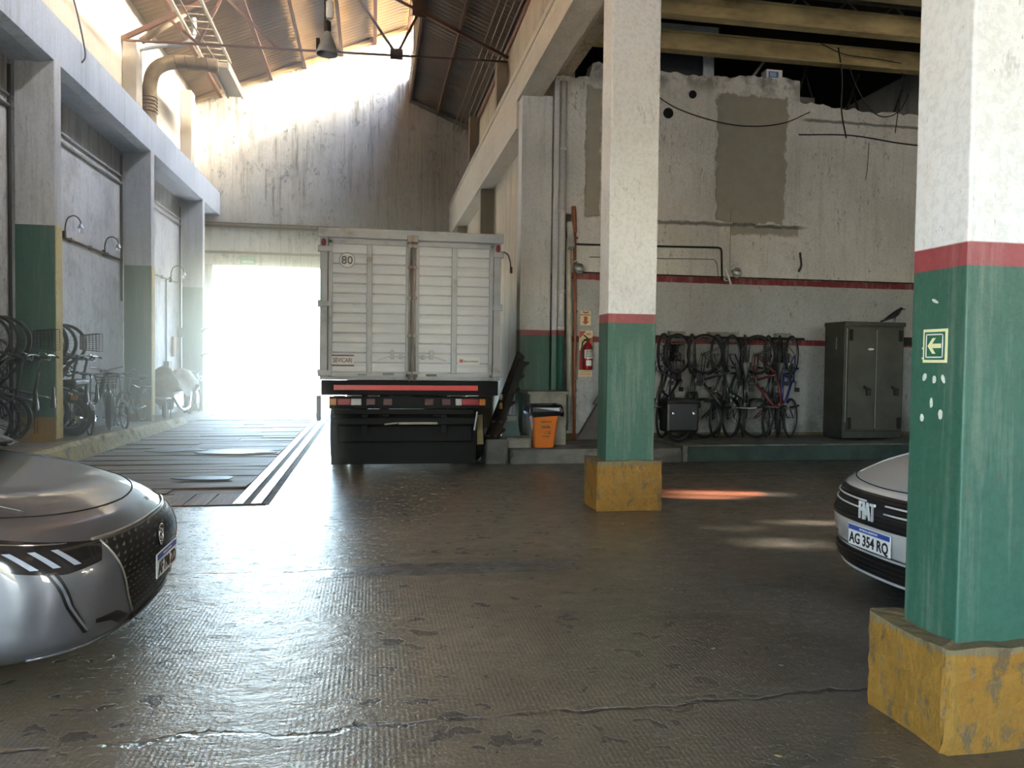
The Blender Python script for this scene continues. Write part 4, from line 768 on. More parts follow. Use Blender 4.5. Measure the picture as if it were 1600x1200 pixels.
m = MB(); m.bbox(7.35, 7.75, 12.7, 13.0, 6.15, 6.26, .01); m.thing('loft_board', m_conc, 'grey board end resting where the wall top steps down', 'plank', None, (7.5, 12.7, 6.15))
for k in range(5):
    x = 7.6+.7*k; m = MB(); m.bar((x, 13.2+.3*k, 6.2), (x+.35*(-1)**k, 13.2+.3*k, 7.2), .03); m.thing('loft_strut', m_steel, ['leftmost dark strut in the loft right of the board', 'second dark strut in the loft', 'third dark strut in the loft', 'fourth dark strut in the loft', 'rightmost dark strut in the loft'][k], 'strut', None, (x, 13.2, 6.2))
def cable(pts, lab, r=.009, mt=None): m = MB(); m.tube(spl(pts, 6), r, 6); m.thing('loose_cable', mt or m_wire, lab, 'cable', None, pts[0])
cable([(4.55, 12.26, 5.95), (5.0, 12.24, 5.72), (5.7, 12.22, 5.55), (6.3, 12.22, 5.52), (6.9, 12.24, 5.62), (7.4, 12.27, 5.85)], 'long sagging black cable across the top of the annex wall')
cable([(7.95, 12.1, 6.75), (8.15, 12.1, 6.3), (8.45, 12.15, 5.95), (8.75, 12.18, 5.83), (9.05, 12.18, 5.95), (9.2, 12.14, 6.25)], 'black cable looping below the lowest joist')
cable([(7.7, 11.95, 6.85), (7.85, 12.05, 6.4), (7.95, 12.2, 5.9), (8.1, 12.27, 5.45)], 'black cable hanging straight down over the annex wall', .013)
cable([(9.55, 12.1, 6.5), (9.7, 12.15, 6.0), (10.0, 12.2, 5.85), (10.5, 12.2, 5.9)], 'black cable sagging at the right end of the annex wall')
cable([(9.05, 12.1, 6.9), (9.05, 12.15, 6.3), (9.05, 12.27, 5.6)], 'thin vertical cable dropping from the lowest joist', .008)
cable([(7.4, 11.98, 6.9), (7.8, 11.95, 6.75), (8.4, 11.95, 6.72), (8.9, 11.95, 6.68)], 'thin cable lying along the face of the lowest joist', .008)
cable([(7.2, 12.27, 5.45), (8.2, 12.27, 5.5), (9.2, 12.27, 5.42), (10.4, 12.27, 5.38)], 'bundle of dirty cables running level on the upper right of the annex wall', .011, m_dark)
cable([(8.55, 12.28, 5.4), (8.53, 12.28, 4.95), (8.5, 12.28, 4.75)], 'short wire hanging from the cable bundle', .006)
m = MB(); m.tube(spl([(8.35, 12.2, 5.5), (8.3, 12.22, 4.95)], 2), .008, 5)
# vent holes with pipe collars
for (x, z, r, lab) in ((4.83, 5.66, .075, 'larger round black pipe hole high on the annex wall'), (5.255, 6.0, .055, 'smaller round black pipe hole near the wall top')):
    m = MB(); m.lathe([(r+.012, 0), (r+.012, .015), (r, .015), (r, -.0), (.001, .001)], (x, 12.298, z), (0, -1, 0), 20, smooth=False); m.thing('pipe_hole', simple('black_hole_'+str(int(x*10)), '#07090f', .9), lab, 'hole', None, (x, 12.3, z))
m = MB(); m.tube(spl([(7.27, 12.26, 3.42), (7.24, 12.2, 3.35), (7.26, 12.2, 3.2), (7.25, 12.26, 3.1)], 4), .02, 6); m.thing('wall_hook', m_steel, 'small dark iron hook alone on the wall above the upper red stripe', 'hook', None, (7.25, 12.26, 3.1))
# ================================================================== signs by the extinguisher
mcream = simple('cream_sign', '#cdbf93', .5, 0, .03); msr = simple('sign_red', '#a5372f', .45, 0, .03); mdkg = simple('sign_green', '#1f5a41', .5, 0, .03)
e = empty('fire_sign', 'cream sign with a red downward arrow above the extinguisher', 'sign', (3.45, 12.29, 2.2)); m = MB(); m.bbox(3.355, 3.545, 12.27, 12.29, 2.09, 2.335, .004); pl = m.part('plate', mcream, e)
m = MB(); m.prism([(3.42, 2.24), (3.48, 2.24), (3.475, 2.16), (3.505, 2.16), (3.45, 2.105), (3.395, 2.16), (3.425, 2.16)], 'y', 12.262, 12.27); m.prism([(3.40, 2.325), (3.45, 2.312), (3.50, 2.325), (3.50, 2.305), (3.45, 2.288), (3.40, 2.305)], 'y', 12.262, 12.27); m.part('arrow', msr, pl); text('lettering', 'MATAFUEGO', .03, mdkg, pl, (3.45, 12.265, 2.265), bold=.0008)
e = empty('extinguisher_board', 'red and cream striped backing board of the fire extinguisher', 'sign', (3.45, 12.29, 1.6)); m = MB(); m.box(3.345, 3.575, 12.27, 12.29, 1.25, 2.01); pl = m.part('board', mcream, e)
m = MB(); m.prism([(3.35, 2.0), (3.46, 2.0), (3.35, 1.87)], 'y', 12.264, 12.27); m.prism([(3.565, 1.91), (3.565, 1.68), (3.37, 1.68), (3.37, 1.72)], 'y', 12.264, 12.27); m.box(3.35, 3.565, 12.264, 12.27, 1.36, 1.68); m.part('red_stripe', msr, pl)
for k in range(3): m = MB(); m.box(3.36, 3.56, 12.266, 12.27, 1.275+.026*k, 1.283+.026*k); m.part('text_line', msr, pl)
text('lettering', 'ABC', .05, msr, pl, (3.51, 12.266, 1.95), bold=.001)
e = empty('fire_extinguisher', 'red fire extinguisher with white label hanging on its striped board', 'extinguisher', (3.47, 12.16, 1.36))
mer = simple('extinguisher_red', '#8f1b22', .25, 0, .03, coat=.4)
m = MB(); m.lathe([(.0, 0), (.075, .005), (.08, .03), (.08, .36), (.06, .42), (.025, .45), (.022, .49)], (3.47, 12.18, 1.36), (0, 0, 1), 20); m.part('cylinder', mer, e)
m = MB(); m.grid(lambda i, j: (3.47+.0815*math.sin(-1+2*i/8), 12.18-.0815*math.cos(-1+2*i/8), (1.55, 1.69)[j]), 9, 2); m.grid(lambda i, j: (3.47+.0815*math.sin(-.6+1.2*i/8), 12.18-.0815*math.cos(-.6+1.2*i/8), (1.43, 1.52)[j]), 9, 2); lb = m.part('label', m_paper, e, 'white printed label', fix=False)
m = MB()
for k in range(4): m.grid(lambda i, j, k=k: (3.47+.0825*math.sin(-.7+1.4*i/8), 12.18-.0825*math.cos(-.7+1.4*i/8), (1.57+.03*k, 1.582+.03*k)[j]), 9, 2)
m.part('print', m_blkp2, lb, fix=False)
m = MB(); m.bbox(3.44, 3.5, 12.15, 12.2, 1.85, 1.88, .004); m.bar((3.46, 12.17, 1.88), (3.38, 12.12, 1.93), .02, .012); m.bar((3.46, 12.17, 1.86), (3.39, 12.12, 1.86), .02, .012); m.part('valve', m_steel, e)
m = MB(); m.tube(spl([(3.45, 12.16, 1.86), (3.36, 12.12, 1.8), (3.37, 12.12, 1.6), (3.38, 12.13, 1.5)], 5), .012, 7); m.part('hose', m_blkp, e); m = MB(); m.box(3.45, 3.49, 12.25, 12.29, 1.7, 1.8); m.part('bracket', m_steel, e)
# arrow sign on the near column (left face)
e = empty('arrow_sign', 'square green and cream arrow sign pointing left on the near column', 'sign', (2.262, 2.79, 1.58)); xx = 2.27
m = MB(); m.bbox(xx-.006, xx-.001, 2.722, 2.857, 1.512, 1.65, .001); pl = m.part('plate', simple('glow_cream', '#d6d2a5', .5, 0, .02), e)
def frame_x(x0, x1, c, w, h, t, mt, nm, par, r=.01):
    m = MB(); cy, cz = c
    for (a, b_, p, q) in ((-w, w, h-t, h), (-w, w, -h, -h+t), (-w, -w+t, -h, h), (w-t, w, -h, h)): m.box(x0, x1, cy+a, cy+b_, cz+p, cz+q)
    return m.part(nm, mt, par)
m = MB(); m.box(xx-.0072, xx-.006, 2.732, 2.847, 1.524, 1.638); gp = m.part('green_field', mdkg, pl)
frame_x(xx-.0082, xx-.0072, (2.7895, 1.581), .049, .049, .005, m_paper, 'white_frame', gp)
m = MB(); cy, cz = 2.7895, 1.581   # arrow tip towards +y (left in the picture)
ar = [(cy+.038, cz), (cy+.010, cz+.032), (cy-.008, cz+.032), (cy+.012, cz+.009), (cy-.038, cz+.009), (cy-.038, cz-.009), (cy+.012, cz-.009), (cy-.008, cz-.032), (cy+.010, cz-.032)]
m.prism(ar, 'x', xx-.0084, xx-.0072); m.part('arrow', simple('glow_cream2', '#d6d2a5', .5, 0, .02), gp)
mw2 = simple('chipped_white', '#c8cdc2', .7, 0, .1, 30)
for k, (y, z, a, b_, rot) in enumerate(((2.848, 1.452, .010, .017, .35), (2.792, 1.443, .009, .017, .05), (2.742, 1.447, .008, .019, -.4), (2.805, 1.347, .008, .021, 0), (2.858, 1.282, .010, .017, 0), (2.752, 1.302, .011, .019, 0), (2.80, 1.765, .006, .02, -1.1), (2.865, 1.572, .004, .004, 0), (2.865, 1.53, .003, .004, 0))):
    m = MB(); r_ = random.Random(k); pts = []
    for i in range(12): t_ = 2*PI*i/12; q = 1+r_.uniform(-.1, .1); u_, v_ = a*math.cos(t_)*q, b_*math.sin(t_)*q; pts.append((y+u_*math.cos(rot)-v_*math.sin(rot), z+u_*math.sin(rot)+v_*math.cos(rot)))
    m.prism(pts, 'x', 2.2675, 2.2705); m.thing('paint_chip', mw2, ['pale oval chip below the arrow sign, upper left of six', 'pale oval chip below the arrow sign, upper middle of six', 'pale oval chip below the arrow sign, upper right of six', 'tall narrow chip in the lower group under the arrow sign', 'lowest left round chip under the arrow sign', 'lowest right round chip under the arrow sign', 'slanting pale scrape above the arrow sign', 'tiny chip at the left edge of the near column beside the arrow sign, upper one', 'tiny chip at the left edge of the near column beside the arrow sign, lower one'][k], 'paint chip', None, (2.27, y, z))
# ================================================================== corner block, bin, broom, slab
m = rough_box(2.37, 2.95, 11.5, 12.1, .21, 1.0, .02, .004, 8); m.box(2.33, 2.98, 11.46, 12.12, .99, 1.03); m.thing('concrete_block', m_conc, 'waist-high grey concrete block behind the orange bin', 'block', None, (2.6, 11.8, .21))
bx, by = 2.52, 11.2
e = empty('waste_bin', 'orange waste bin lined with a black bag, on the stone slab', 'bin', (bx, by, .21))
mo = simple('orange_plastic', '#cf6f22', .4, 0, .05, 4)
def rr(w, d, r, n=4): 
    out = []
    for (cx, cy, a0) in ((w-r, d-r, 0), (-w+r, d-r, 90), (-w+r, -d+r, 180), (w-r, -d+r, 270)):
        for k in range(n+1): a = math.radians(a0+90*k/n); out.append((cx+r*math.cos(a), cy+r*math.sin(a)))
    return out
m = MB(); lv = [(.145, .12, .0), (.15, .125, .02), (.185, .15, .40), (.19, .155, .42), (.2, .165, .47)]
rings = [[(bx+p[0], by+p[1], .215+z) for p in rr(w, d, .05)] for w, d, z in lv]; m.grid(lambda i, j: rings[j][i], 20, 5, closeu=True); m.add(rings[0], [list(range(20))[::-1]]); bn = m.part('bin_body', mo, e)
text('lettering', 'RESIDUOS', .035, m_blkp2, bn, (bx+.01, by-.152, .60), bold=.001); text('lettering', 'PAPEL', .05, m_blkp2, bn, (bx+.01, by-.146, .52), bold=.002); text('lettering', '/ G', .07, m_blkp2, bn, (bx+.04, by-.142, .44), bold=.001); text('lettering', 'reciclable', .03, m_blkp2, bn, (bx+.01, by-.138, .385), bold=.001)
m = MB(); r_ = random.Random(5); ring0 = rr(1, 1, .25, 5); K = len(ring0); lv = [(.17, .14, .50), (.2, .17, .625), (.235, .19, .64), (.255, .215, .60), (.27, .22, .53), (.265, .21, .47)]
rr_ = [[(bx+p[0]*w*(1+r_.uniform(-.04, .04)), by+p[1]*d*(1+r_.uniform(-.04, .04)), .215+z+r_.uniform(-.018, .018)) for p in ring0] for w, d, z in lv]; m.grid(lambda i, j: rr_[j][i], K, 6, closeu=True, smooth=False)
m.part('bag', simple('black_bin_bag', '#0f0f12', .25, 0, .1, 10), e, 'crumpled black plastic bag')
e = empty('dustpan', 'green long-handled dustpan leaning against the corner column', 'dustpan', (2.1, 11.35, .36)); m = MB(); m.tube([(2.02, 11.35, .62), (2.33, 11.9, 1.5)], .012, 8); m.part('handle', m_alu, e); m = MB(); m.prism([(1.9, .37), (2.18, .37), (2.14, .55), (2.1, .64), (1.97, .64), (1.93, .55)], 'y', 11.25, 11.4); m.part('pan', simple('green_plastic', '#23423a', .4), e); m = MB(); m.bbox(1.96, 2.12, 11.22, 11.3, .6, .68, .01); m.part('rim', m_conc, e)
# leaning stack of dark boards / treads between truck and column
e = empty('leaning_stair', 'dark wooden stair-like frame with brown treads leaning behind the truck', 'ladder', (1.75, 11.5, .0)); mb_ = simple('dark_brown_wood', '#3a2b26', .7, 0, .2, 5)
m = MB(); m.bar((1.72, 11.4, .3), (2.3, 11.9, 1.6), .05, .16); m.bar((1.72, 11.0, .3), (2.22, 11.4, 1.5), .05, .14); m.part('stringer', m_blkp, e)
for k in range(6): x = 1.8+.085*k; z = .42+.2*k; m = MB(); m.bar((x-.09, 11.0+.08*k, z-.02), (x+.09, 11.3+.08*k, z+.05), .17, .03); m.part('tread', mb_, e)
m = MB(); m.bar((1.52, 10.85, .3), (1.5, 10.85, .72), .09, .03); m.thing('pale_board', simple('pale_wood', '#9d8a63', .6, 0, .15), 'short pale upright board at the right corner of the truck bumper', 'plank', None, (1.52, 10.85, .3))
m = rough_box(1.62, 1.95, 10.95, 11.5, 0, .34, .04, .012, 4); m.thing('rubble_block', m_concD, 'dark rubble block at the foot of the leaning stair frame', 'block', None, (1.8, 11.2, 0))
for k, (z, col, nm) in enumerate(((.93, '#d5d6d4', 'white'), (.8, '#c08a44', 'orange'))):
    m = MB(); m.lathe([(.0, 0), (.025, 0), (.025, .07), (.01, .09), (.0, .09)], (1.83, 10.95+.0*k, z), (0, 0, 1), 10); m.thing('small_bottle', simple('bottle_'+nm, col, .4), 'tiny '+nm+' bottle on the dark frame right of the truck', 'bottle', None, (1.83, 10.95, z))
m = MB(); m.prism([(3.3, .22), (4.3, .22), (4.3, 1.3), (3.95, 1.3)], 'y', 12.16, 12.26); m.thing('leaning_sheet', simple('brown_sheet', '#5b514a', .7, 0, .2, 3), 'brown triangular sheet leaning on the wall behind the middle column', 'board', None, (3.5, 12.2, .22))
m = MB(); m.prism([(3.55, .8), (4.1, .8), (4.1, 1.7)], 'y', 12.1, 12.15); m.thing('black_triangle_board', m_blkp, 'black triangular board leaning left of the middle column', 'board', None, (3.8, 12.1, .8))
# ================================================================== steel cabinet and crow
cx0, cx1, cy0, cy1, cz0, cz1 = 7.52, 8.60, 11.3, 11.85, .26, 2.19
mc = simple('grimy_olive_steel', '#42423b', .5, .1, .18, 3, .15, dirt='#2a2b29', dirtamt=.6); mcd = simple('grimy_olive_doors', '#4b4a41', .5, .1, .15, 2.5, .1, dirt='#35352f'); mcw = simple('worn_edge', '#8d8c80', .5)
e = empty('steel_cabinet', 'old dark olive two-door steel cabinet on the right walkway', 'cabinet', ((cx0+cx1)/2, cy0, cz0))
m = MB(); m.bbox(cx0, cx1, cy0, cy1, cz0+.04, cz1, .01); m.bbox(cx0-.015, cx1+.015, cy0-.03, cy1, cz1-.06, cz1+.01, .01); m.bbox(cx0+.02, cx1-.02, cy0-.015, cy0+.02, cz0+.04, cz0+.16, .01); m.part('body', mc, e)
mid = (cx0+cx1)/2+.02
for s, (a, c) in enumerate(((cx0+.06, mid-.008), (mid+.008, cx1-.03))):
    m = MB(); m.bbox(a, c, cy0-.03, cy0+.01, cz0+.17, cz1-.09, .008); d = m.part('door', mcd, e)
    m = MB(); hx_ = (a+c)/2+.06; m.cyl((hx_, cy0-.03, 1.13), (hx_, cy0-.08, 1.13), .02, 10); m.bar((hx_-.05, cy0-.08, 1.15), (hx_+.08, cy0-.08, 1.1), .025, .03); m.bbox(hx_+.02, hx_+.09, cy0-.07, cy0-.03, 1.0, 1.1, .01); m.part('handle', m_steel, d)
    for z in (cz1-.2, cz0+.3): m = MB(); q = a+.03 if s == 0 else c-.06; m.bbox(q-.03, q+.04, cy0-.045, cy0-.03, z-.1, z+.08, .01); m.cyl((q, cy0-.045, z-.1), (q, cy0-.045, z+.08), .014, 8); m.part('hinge', m_dark, d)
m = MB(); m.box(cx0+.035, cx0+.05, cy0-.012, cy0, cz0+.3, cz1-.1); m.box(mid-.006, mid+.006, cy0-.034, cy0-.029, cz0+.2, cz1-.12); m.part('worn_edge', mcw, e, 'paint-worn pale edges')
m = MB(); m.prism([(7.92, 1.76), (7.97, 1.775), (8.04, 1.765), (8.02, 1.74), (7.95, 1.735)], 'y', cy0-.034, cy0-.03); m.part('torn_sticker', m_paper, e); m = MB(); m.box(cx0-.004, cx0, 11.5, 11.53, 1.75, 1.95); m.part('scratch', mcw, e)
# crow
e = empty('crow', 'dark crow standing on the right corner of the cabinet top, facing right', 'bird', (8.5, 11.42, 2.2))
mk_ = simple('crow_feathers', '#17181c', .45, 0, .25, 30); bx, by, bz = 8.5, 11.42, 2.2
m = MB(); st_ = [(-.20, .035, .006, .012), (-.15, .055, .014, .018), (-.09, .085, .03, .03), (-.03, .12, .046, .045), (.03, .155, .05, .05), (.075, .19, .04, .042), (.1, .215, .028, .03), (.118, .232, .027, .027), (.137, .24, .025, .024), (.156, .237, .014, .014), (.162, .235, .004, .004)]
m.grid(lambda i, j: (bx+st_[i][0]-st_[i][3]*.35*math.sin(2*PI*j/14), by+st_[i][2]*math.cos(2*PI*j/14), bz+st_[i][1]+st_[i][3]*math.sin(2*PI*j/14)), len(st_), 15); m.part('body', mk_, e)
for s in (-1, 1):
    m = MB(); w_ = [(-.17, .045, .008), (-.11, .075, .022), (-.04, .115, .036), (.03, .15, .034), (.06, .17, .012)]
    m.grid(lambda i, j: (bx+w_[i][0], by+s*(.02+.034*math.sin(PI*min(i, 3)/4+.5)+.006), bz+w_[i][1]+w_[i][2]*(1-2*j/3)*.9), 5, 4); m.part('wing', mk_, e, fix=False)
    m = MB(); m.tube([(bx+.0, by+s*.02, bz+.1), (bx+.01, by+s*.022, bz+.05), (bx-.005, by+s*.022, bz+.008)], [.012, .005, .004], 6)
    for dx, dy in ((.035, .0), (.028, .018), (.028, -.018), (-.025, 0)): m.tube([(bx-.005, by+s*.022, bz+.006), (bx-.005+dx, by+s*.022+dy, bz+.003)], .003, 5)
    m.part('leg', m_blkp, e); m = MB(); m.lathe([(0, .004), (.004, .002), (.004, 0)], (bx+.135, by+s*.0245, bz+.246), (0, s, 0), 8); m.part('eye', m_chrome, e)
m = MB(); m.tube([(bx+.152, by, bz+.237), (bx+.18, by, bz+.233), (bx+.21, by, bz+.222)], [.012, .009, .001], 8); m.part('beak', m_blkp, e)
m = MB(); m.prism([(bx-.25, bz+.005), (bx-.24, bz+.035), (bx-.15, bz+.07), (bx-.13, bz+.04)], 'y', by-.018, by+.018); m.part('tail', mk_, e)
# little notices right of the cabinet
m = MB(); m.bbox(9.3, 9.5, 12.27, 12.29, 1.85, 2.0, .003); m.thing('black_notice', m_blkp, 'small black square notice on the wall right of the cabinet', 'sign', None, (9.4, 12.28, 1.85))
m = MB(); m.bbox(9.22, 9.52, 12.275, 12.29, 1.38, 1.75, .003); m.thing('paper_notice', simple('grey_paper', '#9e9fa1', .7), 'pale paper notice under the black one, right of the cabinet', 'sign', None, (9.4, 12.28, 1.38))
m = MB(); m.bbox(9.05, 9.15, 12.26, 12.29, 1.0, 1.2, .008); m.thing('wall_switch', m_conc, 'small beige wall switch low beside the cabinet', 'switch', None, (9.1, 12.28, 1.0))
for k, x in enumerate((5.02, 5.72, 6.0-.02, 6.95)):
    m = rough_box(x-.14, x+.14, 12.16, 12.29, 1.86, 2.02, .02, .01, 3, random.Random(k)); m.thing('mortar_lump', m_conc, ['leftmost rough mortar lump holding the bicycle rail', 'second rough mortar lump on the bicycle rail', 'third rough mortar lump on the bicycle rail', 'rightmost rough mortar lump on the bicycle rail'][k], 'bracket', None, (x, 12.2, 1.86))
m = MB(); m.tube([(3.95, 12.12, 1.93), (7.3, 12.12, 1.93)], .02, 8)
for x in (4.1, 5.02, 5.72, 6.95): m.bar((x, 12.29, 1.93), (x, 12.12, 1.93), .03)
m.thing('bicycle_rail', m_steel, 'dark steel rail on the annex wall from which the bicycles hang', 'rail', None, (5.5, 12.12, 1.93))
# ================================================================== bicycles
m_tyre = simple('tyre_rubber', '#1a1a1b', .7, 0, .15, 14); m_rim = simple('rim_metal', '#8d8f91', .3, .9, .1); m_rimd = simple('dark_rim', '#2b2b2d', .4, .4, .1)
m_sad = simple('saddle_vinyl', '#19191a', .45, 0, .1); m_grip = simple('grip_rubber', '#131314', .7)
BK = {}
def bikecol(c):
    if c not in BK: BK[c] = simple('frame_paint_'+c.strip('#'), c, .35, .1, .08, 6, coat=.3)
    return BK[c]
def make_bike(col, label, group, R=.33, dx=1.04, rim=None, fenders=True, basket=None, step=False, seatcol=None, fold=False, tyre=.021, spokes=18, bars='flat', rack=True):
    """local frame: x forward, z up, rear hub at (0,0,R), wheels touch z=0"""
    rim = rim or m_rim; fm = bikecol(col)
    e = empty('bicycle', label, 'bicycle', (0, 0, 0), 0, group, local=True)
    for nm, hx_ in (('rear_wheel', 0), ('front_wheel', dx)):
        w = MB().ring((hx_, 0, R), (0, 1, 0), R-tyre, tyre, 30, 7).part(nm, m_tyre, e)
        m = MB(); m.ring((hx_, 0, R), (0, 1, 0), R-tyre*2.1, .009, 28, 5); m.part('rim', rim, w)
        m = MB(); m.cyl((hx_, -.035, R), (hx_, .035, R), .016, 8)
        for k in range(spokes):
            a = 2*PI*k/spokes; m.tube([(hx_+.014*math.cos(a+.8), .02*(-1)**k, R+.014*math.sin(a+.8)), (hx_+(R-tyre*2.2)*math.cos(a), 0, R+(R-tyre*2.2)*math.sin(a))], .0017, 3, cap=False)
        m.part('spokes', rim, w)
    bb = (.43 if not fold else .45, 0, R-.05); st = (bb[0]-.13, 0, R+.42 if not fold else R+.28); hd0 = (dx-.20, 0, R+.28+.05); hd1 = (dx-.245, 0, R+.46)
    if fold: hd0 = (dx-.12, 0, R+.18); hd1 = (dx-.15, 0, R+.3)
    m = MB(); tr = .019
    if step or fold: m.tube(spl([hd0, ((hd0[0]+bb[0])/2, 0, (hd0[2]+bb[2])/2-.05), bb], 4), tr*1.3, 8)
    else: m.tube([hd0, bb], tr*1.15, 8)
    if not fold: m.tube([hd1, (st[0]+.02, 0, st[2]-(.05 if not step else .25))], tr, 8)
    m.tube([bb, st], tr, 8); m.tube([hd0, hd1], tr*1.25, 8)
    for s in (-1, 1):
        m.tube([(bb[0], s*.03, bb[2]), (0, s*.055, R)], .010, 6); m.tube([(st[0]+.02, s*.015, st[2]-.06), (0, s*.055, R)], .008, 6)
    m.lathe([(.022, -.04), (.022, .04)], bb, (0, 1, 0), 10); m.part('frame', fm, e)
    m = MB(); m.tube([(hd0[0], 0, hd0[2]), (hd0[0]+.012, 0, hd0[2]-.03)], .02, 8)
    for s in (-1, 1): m.tube(spl([(hd0[0]+.012, s*.05, hd0[2]-.03), (hd0[0]+.05, s*.05, (hd0[2]+R)/2), (dx, s*.05, R)], 3), .011, 6)
    m.tube([(hd0[0]+.012, -.05, hd0[2]-.03), (hd0[0]+.012, .05, hd0[2]-.03)], .013, 6); m.part('fork', fm if not fenders else m_rimd, e)
    sz = st[2]+(.16 if not fold else .42); sx = st[0]-.04
    m = MB(); m.tube([st, (sx, 0, sz)], .012, 8); m.part('seat_post', m_rim, e)
    m = MB(); pr = [(-.13, .075, .015), (-.10, .085, .02), (-.03, .07, .018), (.05, .035, .014), (.13, .02, .012), (.15, .008, .006)]
    m.grid(lambda i, j: (sx+pr[i][0], pr[i][1]*math.cos(2*PI*j/10), sz+.02+pr[i][2]*(1.4 if math.sin(2*PI*j/10) > 0 else 1.6)*math.sin(2*PI*j/10)), 6, 11); m.part('saddle', bikecol(seatcol) if seatcol else m_sad, e)
    hz_ = hd1[2]+(.1 if not fold else .42); hb = MB(); hb.tube([hd1, (hd1[0]-.012, 0, hz_)], .013, 8); hb.tube([(hd1[0]-.012, 0, hz_), (hd1[0]+.05, 0, hz_+.01)], .013, 8)
    if bars == 'flat': pts = [(hd1[0]+.02, -.29, hz_+.03), (hd1[0]+.05, -.1, hz_+.01), (hd1[0]+.05, .1, hz_+.01), (hd1[0]+.02, .29, hz_+.03)]
    elif bars == 'swept': pts = [(hd1[0]-.14, -.27, hz_+.06), (hd1[0]-.02, -.25, hz_+.08), (hd1[0]+.05, -.1, hz_+.02), (hd1[0]+.05, .1, hz_+.02), (hd1[0]-.02, .25, hz_+.08), (hd1[0]-.14, .27, hz_+.06)]
    else: pts = [(hd1[0]+.02, -.2, hz_-.14), (hd1[0]+.12, -.2, hz_-.1), (hd1[0]+.14, -.2, hz_), (hd1[0]+.06, -.19, hz_+.02), (hd1[0]+.05, 0, hz_+.02), (hd1[0]+.06, .19, hz_+.02), (hd1[0]+.14, .2, hz_), (hd1[0]+.12, .2, hz_-.1), (hd1[0]+.02, .2, hz_-.14)]
    hb.tube(spl(pts, 3), .011, 7); h = hb.part('handlebar', m_rim, e)
    for s in (0, -1):
        q = Vector(pts[s]); d = (Vector(pts[1 if s == 0 else -2])-q).normalized(); m = MB(); m.tube([q, q+d*.11], .017, 8); m.part('grip', m_grip, h)
        m = MB(); m.tube([q+d*.13+Vector((.02, 0, -.01)), q+d*.04+Vector((.06, 0, -.03))], .005, 5); m.part('brake_lever', m_rim, h)
    m = MB(); m.lathe([(.085, -.003), (.095, 0), (.085, .003), (.06, .003), (.06, -.003), (.085, -.003)], (bb[0], -.05, bb[2]), (0, 1, 0), 20); m.lathe([(.03, -.002), (.035, .002)], (bb[0], -.05, bb[2]), (0, 1, 0), 12)
    for k in range(5): a = 2*PI*k/5; m.bar((bb[0], -.05, bb[2]), (bb[0]+.07*math.cos(a), -.05, bb[2]+.07*math.sin(a)), .014, .004, (0, 1, 0))
    m.part('chainring', m_rim, e)
    ca = .6
    for s in (-1, 1):
        p1 = (bb[0]+s*.17*math.cos(ca), s*.075, bb[2]+s*.17*math.sin(ca)); m = MB(); m.bar((bb[0], s*.065, bb[2]), p1, .02, .012); c_ = m.part('crank', m_rim, e); m = MB(); m.bbox(p1[0]-.035, p1[0]+.035, s*.075, s*.155, p1[2]-.009, p1[2]+.009, .004); m.part('pedal', m_grip, c_)
    m = MB(); m.tube([(bb[0], -.05, bb[2]+.09), (0, -.045, R+.035)], .004, 4); m.tube([(bb[0], -.05, bb[2]-.09), (0, -.045, R-.035)], .004, 4); m.lathe([(.035, -.008), (.035, .008)], (0, -.045, R), (0, 1, 0), 12); m.part('chain', m_steel, e)
    if fenders:
        for hx_, a0, a1 in ((0, .2, 2.6), (dx, .7, 2.7)):
            m = MB(); rr2 = R+.018; k = 14
            m.grid(lambda i, j, hx_=hx_, a0=a0, a1=a1: (hx_+(rr2+(.0 if j in (1, 2) else -.012))*math.cos(a0+(a1-a0)*i/(k-1)), (-.03, -.015, .015, .03)[j], R+(rr2+(.0 if j in (1, 2) else -.012))*math.sin(a0+(a1-a0)*i/(k-1))), k, 4); m.part('mudguard', fm if step else m_rimd, e, fix=False)
    if rack and not (fold and not step):
        m = MB()
        for s in (-1, 1): m.tube([(.28, s*.05, R+R+.06), (-.22, s*.06, R+R+.06)], .006, 5); m.tube([(-.15, s*.06, R+R+.06), (0, s*.06, R)], .005, 5)
        for k in range(3): m.tube([(-.2+.16*k, -.06, R+R+.06), (-.2+.16*k, .06, R+R+.06)], .005, 5)
        m.part('rear_rack', m_rimd, e)
    if basket:
        m = MB(); x0, z0 = dx-.12+.04, hd1[2]-.06; w0, w1, d0, d1, hh = .13, .17, .11, .14, .24; q = []
        cm = simple('basket_wire', basket, .85, 0, .1, spec=.15)
        for k in range(6):
            t_ = k/5; w_ = w0+(w1-w0)*t_; d_ = d0+(d1-d0)*t_; z = z0+hh*t_; m.tube([(x0-d_+.1, -w_, z), (x0+d_+.1, -w_, z), (x0+d_+.1, w_, z), (x0-d_+.1, w_, z)], .004, 4, closed=True)
        for k in range(9):
            t_ = -1+2*k/8
            for s in (-1, 1):
                m.tube([(x0+.1+s*d0, w0*t_, z0), (x0+.1+s*d1, w1*t_, z0+hh)], .0025, 3); m.tube([(x0+.1+d0*t_, s*w0, z0), (x0+.1+d1*t_, s*w1, z0+hh)], .0025, 3)
            m.tube([(x0+.1-d0, w0*t_, z0), (x0+.1+d0, w0*t_, z0)], .0025, 3)
        m.box(x0-d0+.1, x0+d0+.1, -w0, w0, z0, z0+.004); m.part('basket', cm, e)
    return e
def place(o, loc, rz=0, pitch=0, lean=0, label=None, group=None):
    """pitch: nose up rotation about the local y axis"""
    M = Matrix.Translation(loc) @ Matrix.Rotation(rz, 4, 'Z') @ Matrix.Rotation(lean, 4, 'X') @ Matrix.Rotation(-pitch, 4, 'Y')
    o.matrix_world = M
    if label: o['label'] = label
    if group: o['group'] = group
GR = 'bicycles hanging upright along the annex wall'; GL = 'bicycles hanging upright on the left wall'
P90 = PI/2
